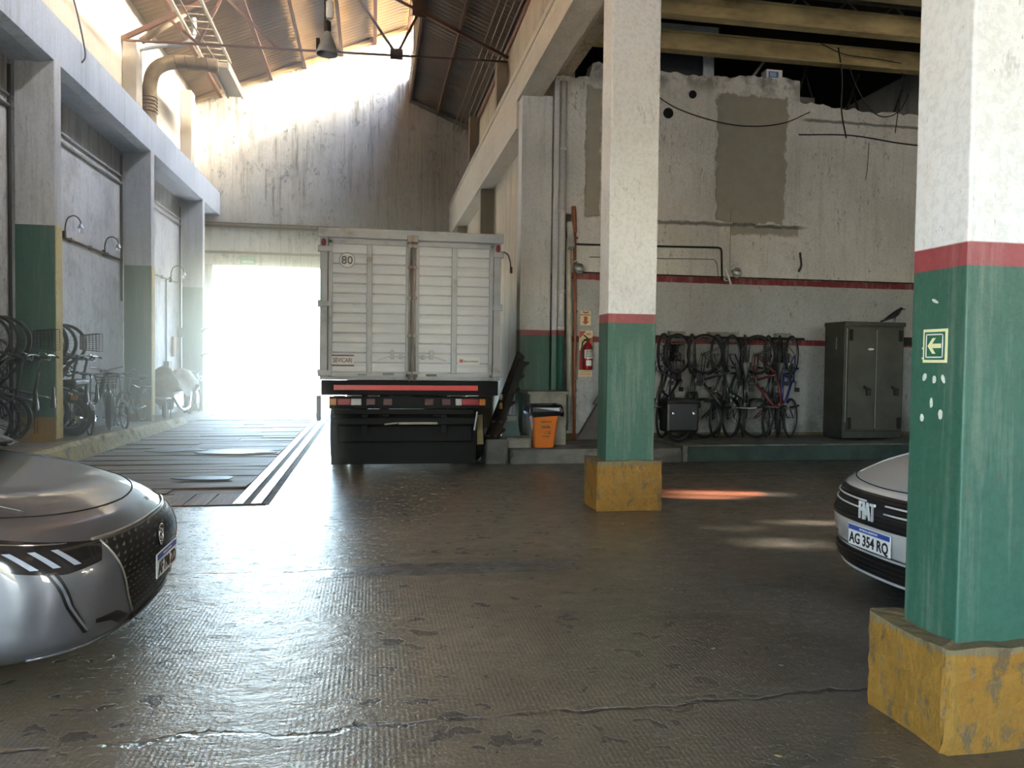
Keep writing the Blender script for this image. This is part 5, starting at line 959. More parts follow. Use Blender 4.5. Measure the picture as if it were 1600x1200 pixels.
def hang(o, x, y, zb, rz, up_front=True, lab=None, grp=None):
    """hang upright: front wheel on top, local x becomes +z; rz turns it about the vertical; wheel-base axis above (x,y)"""
    if up_front: M = Matrix.Translation((x, y, zb)) @ Matrix.Rotation(rz, 4, 'Z') @ Matrix.Rotation(-P90, 4, 'Y') @ Matrix.Translation((.34, 0, -.33))
    else: M = Matrix.Translation((x, y, zb)) @ Matrix.Rotation(rz, 4, 'Z') @ Matrix.Rotation(P90, 4, 'Y') @ Matrix.Translation((-1.38, 0, -.33))
    o.matrix_world = M
specs = [   # x, rz(deg), colour, up_front, options, label
    (4.60, 52, '#1c1d21', True, dict(basket='#141416', fenders=True), 'black bicycle half hidden behind the middle column, hanging first from left'),
    (4.84, 30, '#17181b', False, dict(fenders=True, seatcol='#1a1a1a'), 'black bicycle with a round top wheel, hanging second from left on the annex wall'),
    (5.08, 58, '#25302b', True, dict(rim=m_rim, fenders=False, bars='drop'), 'slim grey-green bicycle hanging below the leftmost mortar lump'),
    (5.30, 125, '#23272b', False, dict(fenders=True, bars='swept'), 'dark bicycle with swept handlebar, fourth from left on the annex wall'),
    (5.52, 48, '#3a3b36', True, dict(fenders=False, bars='flat', rack=False), 'bicycle with one white and black striped tube, fifth from left'),
    (5.78, 40, '#1b3029', True, dict(fenders=True, step=True), 'dark green step-through bicycle hanging below the second mortar lump'),
    (6.00, 65, '#202326', False, dict(fenders=False, rim=m_rim), 'dark bicycle behind the grey basket, seventh from left'),
    (6.22, 120, '#641c20', False, dict(fenders=False, seatcol='#222222'), 'bicycle with dark red frame tubes hanging under the grey basket'),
    (6.42, 50, '#24272c', True, dict(basket='#55585a', fenders=True, bars='swept'), 'bicycle with the large grey basket on the annex wall'),
    (6.62, 58, '#1f2022', True, dict(fenders=True), 'black bicycle squeezed between the grey basket bicycle and the blue one'),
    (6.84, 42, '#1a2770', False, dict(fenders=False, rim=m_rim), 'bicycle with bright blue frame, hanging last next to the steel cabinet')]
for i, (x, rz, col, uf, op, lab) in enumerate(specs):
    b_ = make_bike(col, lab, GR, **op)
    if i == 4:
        for z_, c_ in ((.62, '#d0d0c6'), (.75, '#d0d0c6')): mm = MB(); mm.tube([(.50+(z_-.35)*.62, 0, z_-.3), (.50+(z_-.35)*.62+.07, 0, z_-.3+.10)], .026, 8); mm.part('white_band', bikecol(c_), b_)
    hang(b_, x, 11.72, .265, math.radians(rz+180) , uf)
# a black motor scooter box shape low behind the middle column
e = empty('delivery_box', 'black delivery box standing low just right of the middle column', 'box', (4.75, 11.4, .26)); m = MB(); m.bbox(4.45, 4.98, 11.15, 11.5, .42, .9, .04); bd = m.part('box_body', m_blkp, e)
m = MB(); m.bbox(4.44, 4.99, 11.13, 11.52, .86, .93, .03); m.part('lid', m_black, bd); m = MB(); [m.bbox(x-.02, x+.02, 11.125, 11.15, .7, .74, .005) for x in (4.55, 4.88)]; m.part('latch', m_chrome, bd); m = MB(); m.ring((4.72, 11.35, .44), (0, 1, 0), .15, .03, 20, 6); m.part('hand_wheel', m_tyre, e)
# left wall, hanging before and over the first column
specs = [(-4.93, 8.9, 5, '#23252b', True, dict(fenders=True), 'nearest hanging bicycle on the left wall, cut by the picture edge'),
    (-4.90, 9.6, -8, '#2a2220', True, dict(fenders=False, rim=m_rim), 'second nearest hanging bicycle on the left wall'),
    (-4.86, 10.25, 8, '#b5453a', False, dict(fenders=True), 'hanging bicycle with a coral-red frame tube at the left picture edge'),
    (-4.86, 10.8, 0, '#24262c', True, dict(fenders=False, rim=m_rim, spokes=28), 'hanging bicycle with a big silver-rimmed wheel on the left'),
    (-4.84, 11.05, -10, '#1e2a2e', False, dict(fenders=True, bars='swept'), 'dark hanging bicycle with pale brake levers just left of the basket bicycle'),
    (-4.86, 11.3, 6, '#1f2126', True, dict(basket='#17181b', fenders=True), 'hanging bicycle with a square black basket before the first green column'),
    (-4.86, 12.65, -6, '#30302e', True, dict(fenders=True, spokes=28), 'hanging bicycle right behind the first green column, wheel with orange reflector'),
    (-4.86, 13.0, 3, '#26302c', True, dict(fenders=False, rim=m_rim, spokes=28, basket='#5e5346'), 'hanging bicycle with a brown wire basket between the first two columns'),
    (-4.86, 13.4, 4, '#2c3a33', False, dict(fenders=True, rim=m_rim), 'hanging bicycle with pale rim, farthest from the camera on the left wall')]
for i, (x, y, rz, col, uf, op, lab) in enumerate(specs):
    b_ = make_bike(col, lab, GL, **op); b_.name = 'bicycle'; hang(b_, x, y, plz(y)+.02+(0 if y < 10 else .03), math.radians(rz) if False else math.radians(rz+180), uf)
    M = b_.matrix_world.copy()
# standing ones between the first two columns
b_ = make_bike('#2f5a46', 'green step-through bicycle with a brown wicker basket between the first two columns', None, step=True, basket='#6a5a48', bars='swept'); place(b_, (-4.62, 15.0, plz(14.3)), math.radians(-76), lean=.06)
b_ = make_bike('#b9b3a6', 'small pale folding bicycle with chrome parts, nearer of the two folding bicycles', None, R=.25, dx=.92, fold=True, step=True, bars='flat'); place(b_, (-4.75, 13.7, plz(13.7)), math.radians(-62), lean=-.05)
b_ = make_bike('#8d8a84', 'small silver folding bicycle with cream tyres, farther one beside the second column', None, R=.25, dx=.92, fold=True, step=True, bars='swept'); place(b_, (-4.75, 15.2, plz(15.2)), math.radians(-58), lean=.04)
b_ = make_bike('#2e3b34', 'dark bicycle leaning on the second green column behind the folding ones', None); place(b_, (-4.55, 16.45, plz(16.2)), math.radians(-95), lean=-.1)
m = MB(); m.tube([(-4.7, 15.2, 1.2), (-4.3, 16.5, 1.1)], .01, 5)
# moped with a fat wheel behind the first column
e = empty('moped', 'old black moped with a fat rear tyre and chrome spring behind the first green column', 'moped', (-4.6, 12.9, .26)); zz = .27
def lz(P): return P
w = MB().ring((-4.55, 12.75, zz+.31), (.12, 1, 0), .255, .055, 30, 10).part('rear_wheel', m_tyre, e); m = MB(); m.ring((-4.55, 12.75, zz+.31), (.12, 1, 0), .2, .014, 26, 6); [m.tube([(-4.55, 12.75, zz+.31), (-4.55+.2*math.cos(2*PI*k/16), 12.75-.024*math.cos(2*PI*k/16), zz+.31+.2*math.sin(2*PI*k/16))], .004, 4) for k in range(16)]; m.lathe([(.02, -.05), (.06, -.04), (.06, .04), (.02, .05)], (-4.55, 12.75, zz+.31), (.12, 1, 0), 14); m.part('wheel_hub', m_rim, w)
w = MB().ring((-4.35, 13.9, zz+.3), (1, .25, 0), .25, .045, 28, 8).part('front_wheel', m_tyre, e); m = MB(); m.ring((-4.35, 13.9, zz+.3), (1, .25, 0), .2, .012, 24, 6); m.part('rim', m_rim, w)
m = MB(); m.tube(spl([(-4.5, 12.7, zz+.75), (-4.5, 13.0, zz+.72), (-4.45, 13.3, zz+.45), (-4.4, 13.6, zz+.6), (-4.38, 13.72, zz+.85)], 5), .04, 8); m.bbox(-4.58, -4.4, 13.0, 13.3, zz+.2, zz+.5, .04); m.bbox(-4.6, -4.42, 12.95, 13.25, zz+.5, zz+.62, .03); m.part('body', m_blkp, e)
m = MB(); k_ = 70; m.tube([(-4.37+.035*math.cos(k*.7), 13.15+.035*math.sin(k*.7), zz+.02+.42*k/k_) for k in range(k_)], .006, 5); m.part('spring', m_chrome, e)
m = MB(); m.bbox(-4.62, -4.4, 12.55, 13.15, zz+.75, zz+.86, .04); m.part('seat', m_sad, e); m = MB(); m.tube([(-4.38, 13.72, zz+.85), (-4.36, 13.68, zz+1.0)], .02, 8); m.tube(spl([(-4.65, 13.6, zz+1.05), (-4.5, 13.68, zz+1.02), (-4.36, 13.7, zz+.98), (-4.2, 13.68, zz+1.02), (-4.05, 13.6, zz+1.05)], 3), .013, 7); m.part('handlebar', m_chrome, e)
m = MB(); m.tube([(-4.41, 13.75, zz+.8), (-4.4, 13.9, zz+.3)], .02, 8); m.tube([(-4.31, 13.77, zz+.8), (-4.3, 13.9, zz+.3)], .02, 8); m.part('fork', m_chrome, e); m = MB(); m.tube(spl([(-4.38, 13.2, zz+.3), (-4.3, 13.0, zz+.2), (-4.3, 12.5, zz+.28), (-4.3, 12.3, zz+.3)], 3), .035, 10); m.part('exhaust', m_chrome, e)
m = MB(); m.ring((-4.55, 12.75, zz+.31), (.12, 1, 0), .32, .02, 16, 5, a0=.3, a1=2.8); m.part('mudguard', m_blkp, e); m = MB(); m.bbox(-4.5, -4.4, 12.6, 12.63, zz+.55, zz+.62, .01); m.part('tail_lamp', m_amber, e)
# scooter under a tan cover, white chair before it, second moped beyond
e = empty('covered_scooter', 'motor scooter under a tan dust cover beside the left wall, beyond the second column', 'scooter', (-4.5, 18.7, plz(18.7))); zz = plz(18.6)
r = random.Random(4)
def cov(i, j):
    t_ = i/22; a = j/20
    y = 17.5+2.5*t_; hgt = .62+.5*math.exp(-((t_-.12)/.16)**2)*.9+.38*math.exp(-((t_-.78)/.2)**2); hgt *= min(1, (t_*9)+.25, (1-t_)*9+.2)
    half = .30*min(1, t_*7+.3, (1-t_)*7+.3); ang = -1.35+2.7*a; x = -4.48+half*math.sin(ang)*(1.15 if abs(ang) > 1 else 1); low = .38+.1*math.sin(7*t_+2)
    z = zz+low+(hgt-low+.1)*max(0, math.cos(ang))**.6+.012*math.sin(17*t_+9*a)+r.uniform(-.008, .008)
    return (x+.014*math.sin(30*t_), y, z)
MB().grid(cov, 23, 21).part('dust_cover', simple('tan_canvas', '#a6917a', .85, 0, .18, 6, .5, dirt='#77624b'), e, fix=False)
for y, ang in ((17.85, .1), (19.65, .35)):
    w = MB().ring((-4.45, y, zz+.24), (1, ang, 0), .19, .045, 24, 8).part('wheel', m_tyre, e); m = MB(); m.lathe([(.0, -.03), (.15, -.02), (.15, .02), (.0, .03)], (-4.45, y, zz+.24), (1, ang, 0), 16); m.part('rim', m_rim, w)
m = MB(); m.tube(spl([(-4.3, 19.55, zz+.55), (-4.25, 19.2, zz+.3), (-4.2, 18.9, zz+.2), (-4.2, 18.2, zz+.2), (-4.3, 17.9, zz+.45)], 4), .03, 8); m.part('leg_shield_trim', m_chrome, e); m = MB(); m.bbox(-4.62, -4.3, 17.9, 18.9, zz+.2, zz+.6, .06); m.part('body', simple('pale_scooter_body', '#a9a49a', .4), e)
e = empty('chair', 'pale metal-framed chair standing before the covered scooter', 'chair', (-4.45, 17.45, plz(17.4))); zz = plz(17.4); mch2 = simple('pale_chair_paint', '#c2b9a6', .5)
m = MB(); m.bbox(-4.68, -4.28, 17.25, 17.65, zz+.43, zz+.47, .015); m.part('seat', mch2, e); m = MB(); m.bbox(-4.66, -4.3, 17.66, 17.69, zz+.6, zz+.86, .01); m.part('backrest', mch2, e)
for (x, y) in ((-4.66, 17.27), (-4.3, 17.27), (-4.66, 17.67), (-4.3, 17.67)): m = MB(); m.cyl((x, y, zz), (x, y, zz+(.86 if y > 17.5 else .45)), .013, 8); m.part('leg', m_rim, e)
e = empty('moped', 'second moped with spoked wheel parked beyond the covered scooter near the doorway', 'moped', (-4.4, 20.6, .06)); zz = plz(20.6)
for y in (20.3, 21.35):
    w = MB().ring((-4.4, y, zz+.3), (1, .45, 0), .26, .035, 26, 8).part('wheel', m_tyre, e); m = MB(); m.ring((-4.4, y, zz+.3), (1, .45, 0), .21, .012, 22, 5); [m.tube([(-4.4, y, zz+.3), (-4.4-.19*math.cos(2*PI*k/12)*.41, y+.19*math.cos(2*PI*k/12), zz+.3+.2*math.sin(2*PI*k/12))], .003, 3) for k in range(12)]; m.part('rim', m_rim, w)
m = MB(); m.tube(spl([(-4.4, 20.1, zz+.75), (-4.4, 20.6, zz+.72), (-4.4, 20.9, zz+.5), (-4.4, 21.2, zz+.9)], 4), .05, 8); m.bbox(-4.5, -4.3, 20.6, 20.9, zz+.25, zz+.55, .04); m.part('body', m_blkp, e); m = MB(); m.bbox(-4.52, -4.28, 20.05, 20.75, zz+.74, zz+.83, .03); m.part('seat', m_sad, e)
m = MB(); m.tube([(-4.4, 21.2, zz+.85), (-4.4, 21.15, zz+1.0)], .018, 8); m.tube([(-4.68, 21.1, zz+1.05), (-4.12, 21.1, zz+1.05)], .012, 7); m.tube([(-4.4, 21.2, zz+.8), (-4.4, 21.35, zz+.3)], .025, 8); m.part('handlebar', m_chrome, e); m = MB(); m.lathe([(.02, 0), (.07, .03), (.08, .06), (.001, .07)], (-4.36, 21.2, zz+.85), (0, 1, 0), 12); m.part('headlamp', m_chrome, e); e.location.y -= .45
# ================================================================== cars
def lerp_table(T, v):
    """Catmull-Rom through rows [v, ...]"""
    if v <= T[0][0]: return T[0][1:]
    if v >= T[-1][0]: return T[-1][1:]
    for i in range(len(T)-1):
        if T[i][0] <= v <= T[i+1][0]: break
    a = T[max(i-1, 0)]; b_ = T[i]; c = T[i+1]; d = T[min(i+2, len(T)-1)]; t = (v-b_[0])/(c[0]-b_[0]); out = []
    for k in range(1, len(b_)):
        m0 = (c[k]-a[k])/(c[0]-a[0])*(c[0]-b_[0]) if c[0] != a[0] else 0; m1 = (d[k]-b_[k])/(d[0]-b_[0])*(c[0]-b_[0]) if d[0] != b_[0] else 0
        out.append((2*t**3-3*t*t+1)*b_[k]+(t**3-2*t*t+t)*m0+(-2*t**3+3*t*t)*c[k]+(t**3-t*t)*m1)
    return out
class Car:
    """local frame: nose at x=0 pointing +x, y across, z up. T rows: v, nose x, z at centre, half width, corner depth, z rise to the side, squareness"""
    def __init__(s, T, L=4.0, rear=1.0): s.T = T; s.L = L
    def S(s, u, v, off=0.):
        """u: -1..1 front wrap (|u|=1 corner end), v along the profile"""
        p = s._S(u, v)
        if not off: return p
        e = .004; a = s._S(u+e, v)-s._S(u-e, v); b_ = s._S(u, min(v+e, 1))-s._S(u, max(v-e, 0)); n = a.cross(b_)
        n.normalize()
        if n.x < 0 and abs(n.z) < .9: n = -n
        elif n.z < 0 and abs(n.z) >= .9: n = -n
        return p+n*off
    def _S(s, u, v):
        xn, zc, W, D, dz, q = lerp_table(s.T, v); a = abs(u)
        th = min(a, 1.)*PI/2; sn = math.sin(th)**(2/q); cs = math.cos(th)**(2/q)
        y = W*sn; x = xn-D*(1-cs)
        if a > 1: x -= (a-1)*s.L
        z = zc+dz*(a if a < 1 else 1)**2
        if a > 1: z += min(a-1, 1)*0
        return Vector((x, y*(1 if u >= 0 else -1), z))
    def body(s, e, mat, v0=0, v1=1, nv=26, us=None):
        us = us or [-2+.06*k for k in range(17)]+[-1+2*k/64 for k in range(65)]+[1.04+.06*k for k in range(17)]
        us = sorted(set(round(x, 4) for x in us))
        m = MB(); m.grid(lambda i, j: s.S(us[i], v0+(v1-v0)*j/(nv-1)), len(us), nv); return m
    def patch(s, poly, mat, nm, e, off=.004, lab=None, n=7, thick=.0):
        """poly: quad list of (u,v) control columns: left edge pts, right edge pts as two polylines"""
        A, B = poly; m = MB(); K = max(len(A), len(B)); na = 6*K
        def pl(P, t):
            f = t*(len(P)-1); i = min(int(f), len(P)-2); g = f-i; return (P[i][0]+(P[i+1][0]-P[i][0])*g, P[i][1]+(P[i+1][1]-P[i][1])*g)
        def P(i, j):
            t = i/(na-1); a = pl(A, t); b_ = pl(B, t); w = j/(n-1); return s.S(a[0]+(b_[0]-a[0])*w, a[1]+(b_[1]-a[1])*w, off)
        m.grid(P, na, n); return m.part(nm, mat, e, lab)
def car_wheel(e, x, y, R=.31, w=.2):
    s = 1 if y > 0 else -1; c = (x, y, R)
    o = wheel_mb(c, R, w, (0, 1, 0)).part('wheel', m_black, e); m = MB(); m.lathe([(.2, .0), (.2, -.02), (.05, .02), (.0, .03)], (x, y+s*w*.4, R), (0, s, 0), 24)
    for k in range(7): a = 2*PI*k/7; m.bar((x, y+s*w*.46, R), (x+.19*math.cos(a), y+s*w*.44, R+.19*math.sin(a)), .04, .015, (0, 1, 0))
    m.part('alloy_rim', m_alu, o)
def greenhouse(e, paint, glass, rows, W, pillars=True):
    """rows: (x, z, halfwidth) along the roof line from the cowl to the tail; below them glass sides"""
    m = MB(); n = 11
    def P(i, j):
        x, z, w = rows[i]; t = -1+2*j/(n-1); return (x, w*t, z-.05*abs(t)**3)
    m.grid(P, len(rows), n); ro = m.part('roof', paint, e, fix=False)
    return ro
def cabin(e, paint, glass, L, W, zb, xc, roofz_, tail):
    """simple complete cabin: windscreen, roof, side glass, rear"""
    xs_ = [xc, xc-.75, xc-1.1, tail+.45, tail+.1]; zs_ = [zb, roofz_-.03, roofz_, roofz_-.04, zb+.02]; ws = [W-.1, W-.26, W-.27, W-.28, W-.14]
    m = MB(); n = 9
    m.grid(lambda i, j: (xs_[1+i], ws[1+i]*(-1+2*j/(n-1)), zs_[1+i]-.03*abs(-1+2*j/(n-1))**3), 3, n); m.part('roof', paint, e)
    m = MB(); m.grid(lambda i, j: (xs_[i]+.06*(1-(-1+2*j/(n-1))**2), ws[i]*(-1+2*j/(n-1)), zs_[i]-.03*abs(-1+2*j/(n-1))**3*i), 2, n); m.part('windscreen', glass, e)
    m = MB(); m.grid(lambda i, j: (xs_[3+i]-.05*(1-(-1+2*j/(n-1))**2), ws[3+i]*(-1+2*j/(n-1)), zs_[3+i]-.03*abs(-1+2*j/(n-1))**3*(1-i)), 2, n); m.part('rear_window', glass, e)
    for s in (-1, 1):
        m = MB(); top = [(xs_[i], s*(ws[i]), zs_[i]-(.03 if 0 < i < 4 else 0)) for i in range(5)]; bot = [(xs_[0], s*(W-.1), zb), (xs_[0]-.5, s*(W-.07), zb-.01), (xs_[0]-1.1, s*(W-.06), zb-.01), (tail+.45, s*(W-.08), zb), (tail+.1, s*(W-.14), zb+.02)]
        m.grid(lambda i, j: Vector(bot[i]).lerp(Vector(top[i]), j/3), 5, 4); m.part('side_glass', glass, e)
        for i in (1, 2, 3): m = MB(); m.bar(Vector(top[i])+Vector((0, s*.004, 0)), Vector(bot[i])+Vector((0, s*.004, 0)), .05, .02, (0, 1, 0)); m.part('pillar', paint, e)
        m = MB(); m.bar((xc-.45, s*(W-.1), zb+.05), (xc-.42, s*(W+.08), zb+.08), .04, .03); m.bbox(xc-.5, xc-.38, s*(W+.02), s*(W+.2), zb+.0, zb+.15, .03); m.part('side_mirror', paint, e)
mgl = bpy.data.materials.new('car_glass'); mgl.use_nodes = True; q = mgl.node_tree.nodes['Principled BSDF']; q.inputs['Base Color'].default_value = (.02, .025, .03, 1); q.inputs['Roughness'].default_value = .04; q.inputs['Coat Weight'].default_value = .5
msil = simple('silver_grey_car_paint', '#63676f', .38, .55, .02, 40, coat=.6); mwht = simple('silver_white_car_paint', '#c2c5c8', .3, .35, .02, 40, coat=1.)
mgb = simple('gloss_black', '#0b0b0d', .35, 0, .03); m_satin = simple('satin_silver', '#d3d6d8', .35, .2, .02); mlens = bpy.data.materials.new('headlamp_lens'); mlens.use_nodes = True; q = mlens.node_tree.nodes['Principled BSDF']; q.inputs['Base Color'].default_value = (.02, .018, .018, 1); q.inputs['Roughness'].default_value = .12; q.inputs['Coat Weight'].default_value = .2
mled = simple('lamp_reflector', '#b9c4d6', .2, .3, .04); mpb_ = simple('plate_blue', '#2c479a', .4, 0, .02); mpw = simple('plate_white', '#d6d8d8', .4, 0, .02); mseam = simple('panel_gap', '#0c0c0d', .8)
def plate(e, x, z, y0, s1, face_x=1, tilt=0, w=.4, h=.13):
    """licence plate in the car's local frame, facing +x"""
    p = MB(); p.bbox(x, x+.008, y0-w/2, y0+w/2, z-h/2, z+h/2, .003); pl = p.part('number_plate', mpw, e)
    b_ = MB(); b_.box(x+.008, x+.0095, y0-w/2+.004, y0+w/2-.004, z+h/2-.034, z+h/2-.004); bb_ = b_.part('blue_band', mpb_, pl)
    text('band_lettering', 'REPUBLICA ARGENTINA', .016, mpw, bb_, (x+.0105, y0, z+h/2-.019), '+x', .001, bold=.0003)
    text('registration', s1, .093, m_blkp2, pl, (x+.0095, y0, z-.02), '+x', .002, sx=.82, bold=.0022)
    return pl
# ---- left car: silver hatchback, nose towards the lane
T1 = [(0, -.16, .10, .76, .50, .0, 2.6), (.08, -.07, .14, .83, .50, .0, 2.6), (.16, -.035, .20, .875, .48, .0, 2.7), (.3, -.02, .31, .885, .46, .01, 2.8), (.45, -.005, .42, .885, .46, .02, 2.8), (.58, -.01, .515, .882, .48, .02, 2.7),
      (.68, -.05, .60, .875, .50, .03, 2.6), (.73, -.085, .635, .865, .53, .045, 2.5), (.78, -.15, .695, .845, .58, .055, 2.4), (.86, -.38, .79, .80, .62, .07, 2.5), (.93, -.68, .865, .76, .60, .05, 2.8), (1., -1.02, .915, .70, .40, .02, 3.2)]
CX1, CY1 = -1.15, 4.5
e = empty('hatchback_car', 'silver-grey hatchback entering the picture at the lower left, nose to the lane', 'car', (CX1, CY1, 0), 0, local=True)
c1 = Car(T1, L=1.0)
us_ = [-1-2.6*k/26 for k in range(26, 0, -1)]+[-1+2*k/72 for k in range(73)]+[1+2.6*k/26 for k in range(1, 27)]
m = c1.body(e, msil, us=us_, nv=44)
# open wheel arches at the sides
keep = []; 
for fi, f in enumerate(m.f):
    c = sum((Vector(m.v[i]) for i in f), Vector())/4
    if abs(c.y) > .55 and ((c.x+.92)**2+(c.z-.31)**2 < .35**2 or (c.x+3.4)**2+(c.z-.31)**2 < .35**2): continue
    keep.append(fi)
m.f = [m.f[i] for i in keep]; m.m = [m.m[i] for i in keep]; m.sm = [m.sm[i] for i in keep]
# tail cap: the side rings end at x=-2.6-ish, close with a hatch
m.part('body', msil, e)
m = MB(); yy = .83; m.bbox(-3.95, -3.4, -yy, yy, .3, .93, .12); m.bbox(-3.7, -2.9, -.84, .84, .45, .93, .1); m.part('tail', msil, e)
m = MB(); m.box(-3.4, -.3, -.7, .7, .16, .25); m.part('underbody', m_blkp, e)
for x in (-.92, -3.4):
    for y in (-.76, .76): car_wheel(e, x, y)
for x in (-.92, -3.4):
    for y in (-.868, .868): m = MB(); m.ring((x, y, .31), (0, 1, 0), .372, .028, 28, 8); m.part('wheel_arch_trim', msil, e)
cabin(e, msil, mgl, 3.95, .86, .955, -1.02, 1.43, -3.8)
# grille with diamond cells
gr = c1.patch(([(-.38, .69), (-.30, .42), (-.19, .18)], [(.38, .69), (.30, .42), (.19, .18)]), mgb, 'grille', e, .004, n=24)
rows_ = 13; m = MB()
for rI in range(rows_):
    v = .20+(.675-.20)*rI/(rows_-1); lim = .18+(.365-.18)*((v-.18)/.51)
    K = 13
    for k in range(K):
        u = -lim+2*lim*(k+(.5 if rI % 2 else 0))/K
        if abs(u) > lim: continue
        du, dv = .0115, .0145; P0 = c1.S(u-du, v, .006); P1 = c1.S(u+du, v, .006); P2 = c1.S(u, v+dv, .018); P3 = c1.S(u, v-dv*.6, .008)
        m.add([P0, P1, P2, P3], [(0, 3, 1, 2), (0, 2, 3), (1, 3, 2)][:1]+[(0, 2, 1), (0, 1, 3)])
gp = m.part('grille_studs', simple('grille_metal', '#8d8a82', .35, .3), gr, kind='stuff', fix=False)
m = MB()
for (a, b_) in (((-.385, .695), (-.195, .175)), ((.385, .695), (.195, .175))):
    m.tube([c1.S(a[0]+(b_[0]-a[0])*k/12, a[1]+(b_[1]-a[1])*k/12, .006) for k in range(13)], .006, 6)
m.tube([c1.S(-.42+.84*k/30, .71, .004) for k in range(31)], .009, 6); m.part('grille_frame', simple('satin_trim', '#a6a49c', .3, .8), e)
# emblem: small standing shield outline
m = MB(); px_ = c1.S(0, .60, .02).x; ZE = -.10; m.tube(spl([(px_, -.03, .655+ZE), (px_, -.035, .6+ZE), (px_, 0, .56+ZE), (px_, .035, .6+ZE), (px_, .03, .655+ZE), (px_, 0, .67+ZE), (px_, -.03, .655+ZE)], 3), .006, 6); m.tube(spl([(px_, .02, .65+ZE), (px_, -.01, .63+ZE), (px_, .012, .6+ZE), (px_, -.012, .58+ZE)], 3), .006, 6); m.part('emblem', m_chrome, e, 'chrome emblem')
plate(e, .028, .385, 0, 'AF 798 ZD')
# headlights: near side is -y
for s in (-1, 1):
    hl = c1.patch(([(s*.38, .70), (s*.55, .722), (s*.8, .748), (s*1.0, .762), (s*1.12, .768)], [(s*.38, .69), (s*.44, .60), (s*.66, .57), (s*.90, .60), (s*1.12, .745)]), mlens, 'headlamp', e, .004, n=9)
    for k in range(3):
        u0 = .58+.11*k
        c1.patch(([(s*(u0+.05), .69), (s*(u0-.02), .61)], [(s*(u0+.085), .69), (s*(u0+.02), .61)]), mled, 'light_bar', hl, .009, n=4)
    m = MB(); m.tube([c1.S(s*(.56+.45*k/10), .712+.03*k/10, .008) for k in range(11)]+[c1.S(s*1.06, .69, .008), c1.S(s*1.09, .66, .008)], .005, 5); m.part('lamp_outline', m_chrome, hl)
    # slanted daytime light slot running down the bumper
    sl = c1.patch(([(s*.70, .59), (s*.63, .38), (s*.50, .19)], [(s*.76, .59), (s*.68, .38), (s*.54, .19)]), mgb, 'light_slot', e, .004, n=4)
    c1.patch(([(s*.72, .58), (s*.645, .38), (s*.512, .2)], [(s*.74, .58), (s*.662, .38), (s*.525, .2)]), simple('slot_light', '#8f97a5', .2, .6), 'daylight_strip', sl, .008, n=3)
    # corner intake with slats
    it = c1.patch(([(s*.47, .25), (s*.32, .245), (s*.22, .17)], [(s*.47, .225), (s*.36, .20), (s*.24, .10)]), mgb, 'corner_intake', e, .004, n=5)
# lower lip intake
c1.patch(([(-.18, .16), (-.22, .09)], [(.18, .16), (.22, .09)]), mgb, 'lower_intake', e, .004, n=20)
m = MB(); [m.tube([c1.S(-.19+.38*k/20, v, .008) for k in range(21)], .005, 5) for v in (.11, .13)]; m.part('intake_slats', m_blkp, e)
m = MB(); m.tube([c1.S(-.8+1.6*k/40, .095, .006) for k in range(41)], .008, 6); m.part('lower_trim', msil, e)
# seams: bonnet shut line, bumper to wing
m = MB(); m.tube([c1.S(-.78+1.56*k/40, .80+.02*abs(-1+k/20)-.0, .0) for k in range(41)], .0045, 5); m.tube([c1.S(-.78, .82, 0), c1.S(-.8, .9, 0), c1.S(-.86, .97, 0)], .004, 5); m.tube([c1.S(.78, .82, 0), c1.S(.8, .9, 0), c1.S(.86, .97, 0)], .004, 5)
for s in (-1, 1): m.tube([c1.S(s*(.98+.14*k/6), .60-.02*k, 0) for k in range(7)], .004, 5)
m.part('panel_seams', mseam, e)
# bonnet creases as raised ribs
for s in (-1, 1): m = MB(); m.tube(spl([c1.S(s*.50, .83, .000), c1.S(s*.56, .88, .001), c1.S(s*.6, .93, .002), c1.S(s*.62, .99, .002)], 5), .006, 6); m.part('bonnet_crease', msil, e)
badge = c1.S(.10, .765, .004); R_ = Matrix.Rotation(PI/2, 4, 'Z') @ Matrix.Rotation(math.radians(38), 4, 'X')
text('badge', '208', .034, m_chrome, e, badge+Vector((.004, 0, .006)), R_, .003, bold=.001)
m = MB(); m.tube([(-1.0, .1, .975), (-1.12, -.5, .985)], .012, 6); m.tube([(-1.0, .6, .975), (-1.12, .1, .985)], .012, 6); m.part('wipers', m_blkp, e)
# ---- right car: silver-white sedan facing the other way
T2 = [(0, -.13, .20, .76, .50, .02, 2.5), (.08, -.05, .24, .81, .50, .02, 2.5), (.16, -.03, .30, .85, .48, .02, 2.5), (.3, -.03, .40, .862, .46, .02, 2.5), (.42, -.0, .50, .868, .46, .02, 2.5), (.52, .0, .57, .868, .47, .02, 2.5),
      (.62, -.025, .655, .866, .5, .02, 2.4), (.72, -.05, .745, .86, .52, .025, 2.4), (.77, -.10, .79, .845, .55, .04, 2.3), (.86, -.32, .875, .80, .58, .06, 2.4), (.93, -.6, .94, .76, .58, .045, 2.6), (1., -.98, .99, .70, .40, .01, 3.2)]
CX2, CY2 = 3.01, 4.2
T2 = [(r[0], r[1], r[2]-.045, r[3]*.955, r[4]+.2, r[5], r[6]) for r in T2]
e = empty('sedan_car', 'silver-white sedan half hidden behind the near column, facing left', 'car', (CX2, CY2, 0), PI, local=True)
c2 = Car(T2, L=1.0); m = c2.body(e, mwht, us=us_, nv=44); keep = []
for fi, f in enumerate(m.f):
    c = sum((Vector(m.v[i]) for i in f), Vector())/4
    if abs(c.y) > .55 and ((c.x+.82)**2+(c.z-.31)**2 < .36**2 or (c.x+3.35)**2+(c.z-.31)**2 < .36**2): continue
    keep.append(fi)
m.f = [m.f[i] for i in keep]; m.m = [m.m[i] for i in keep]; m.sm = [m.sm[i] for i in keep]
m.part('body', mwht, e)
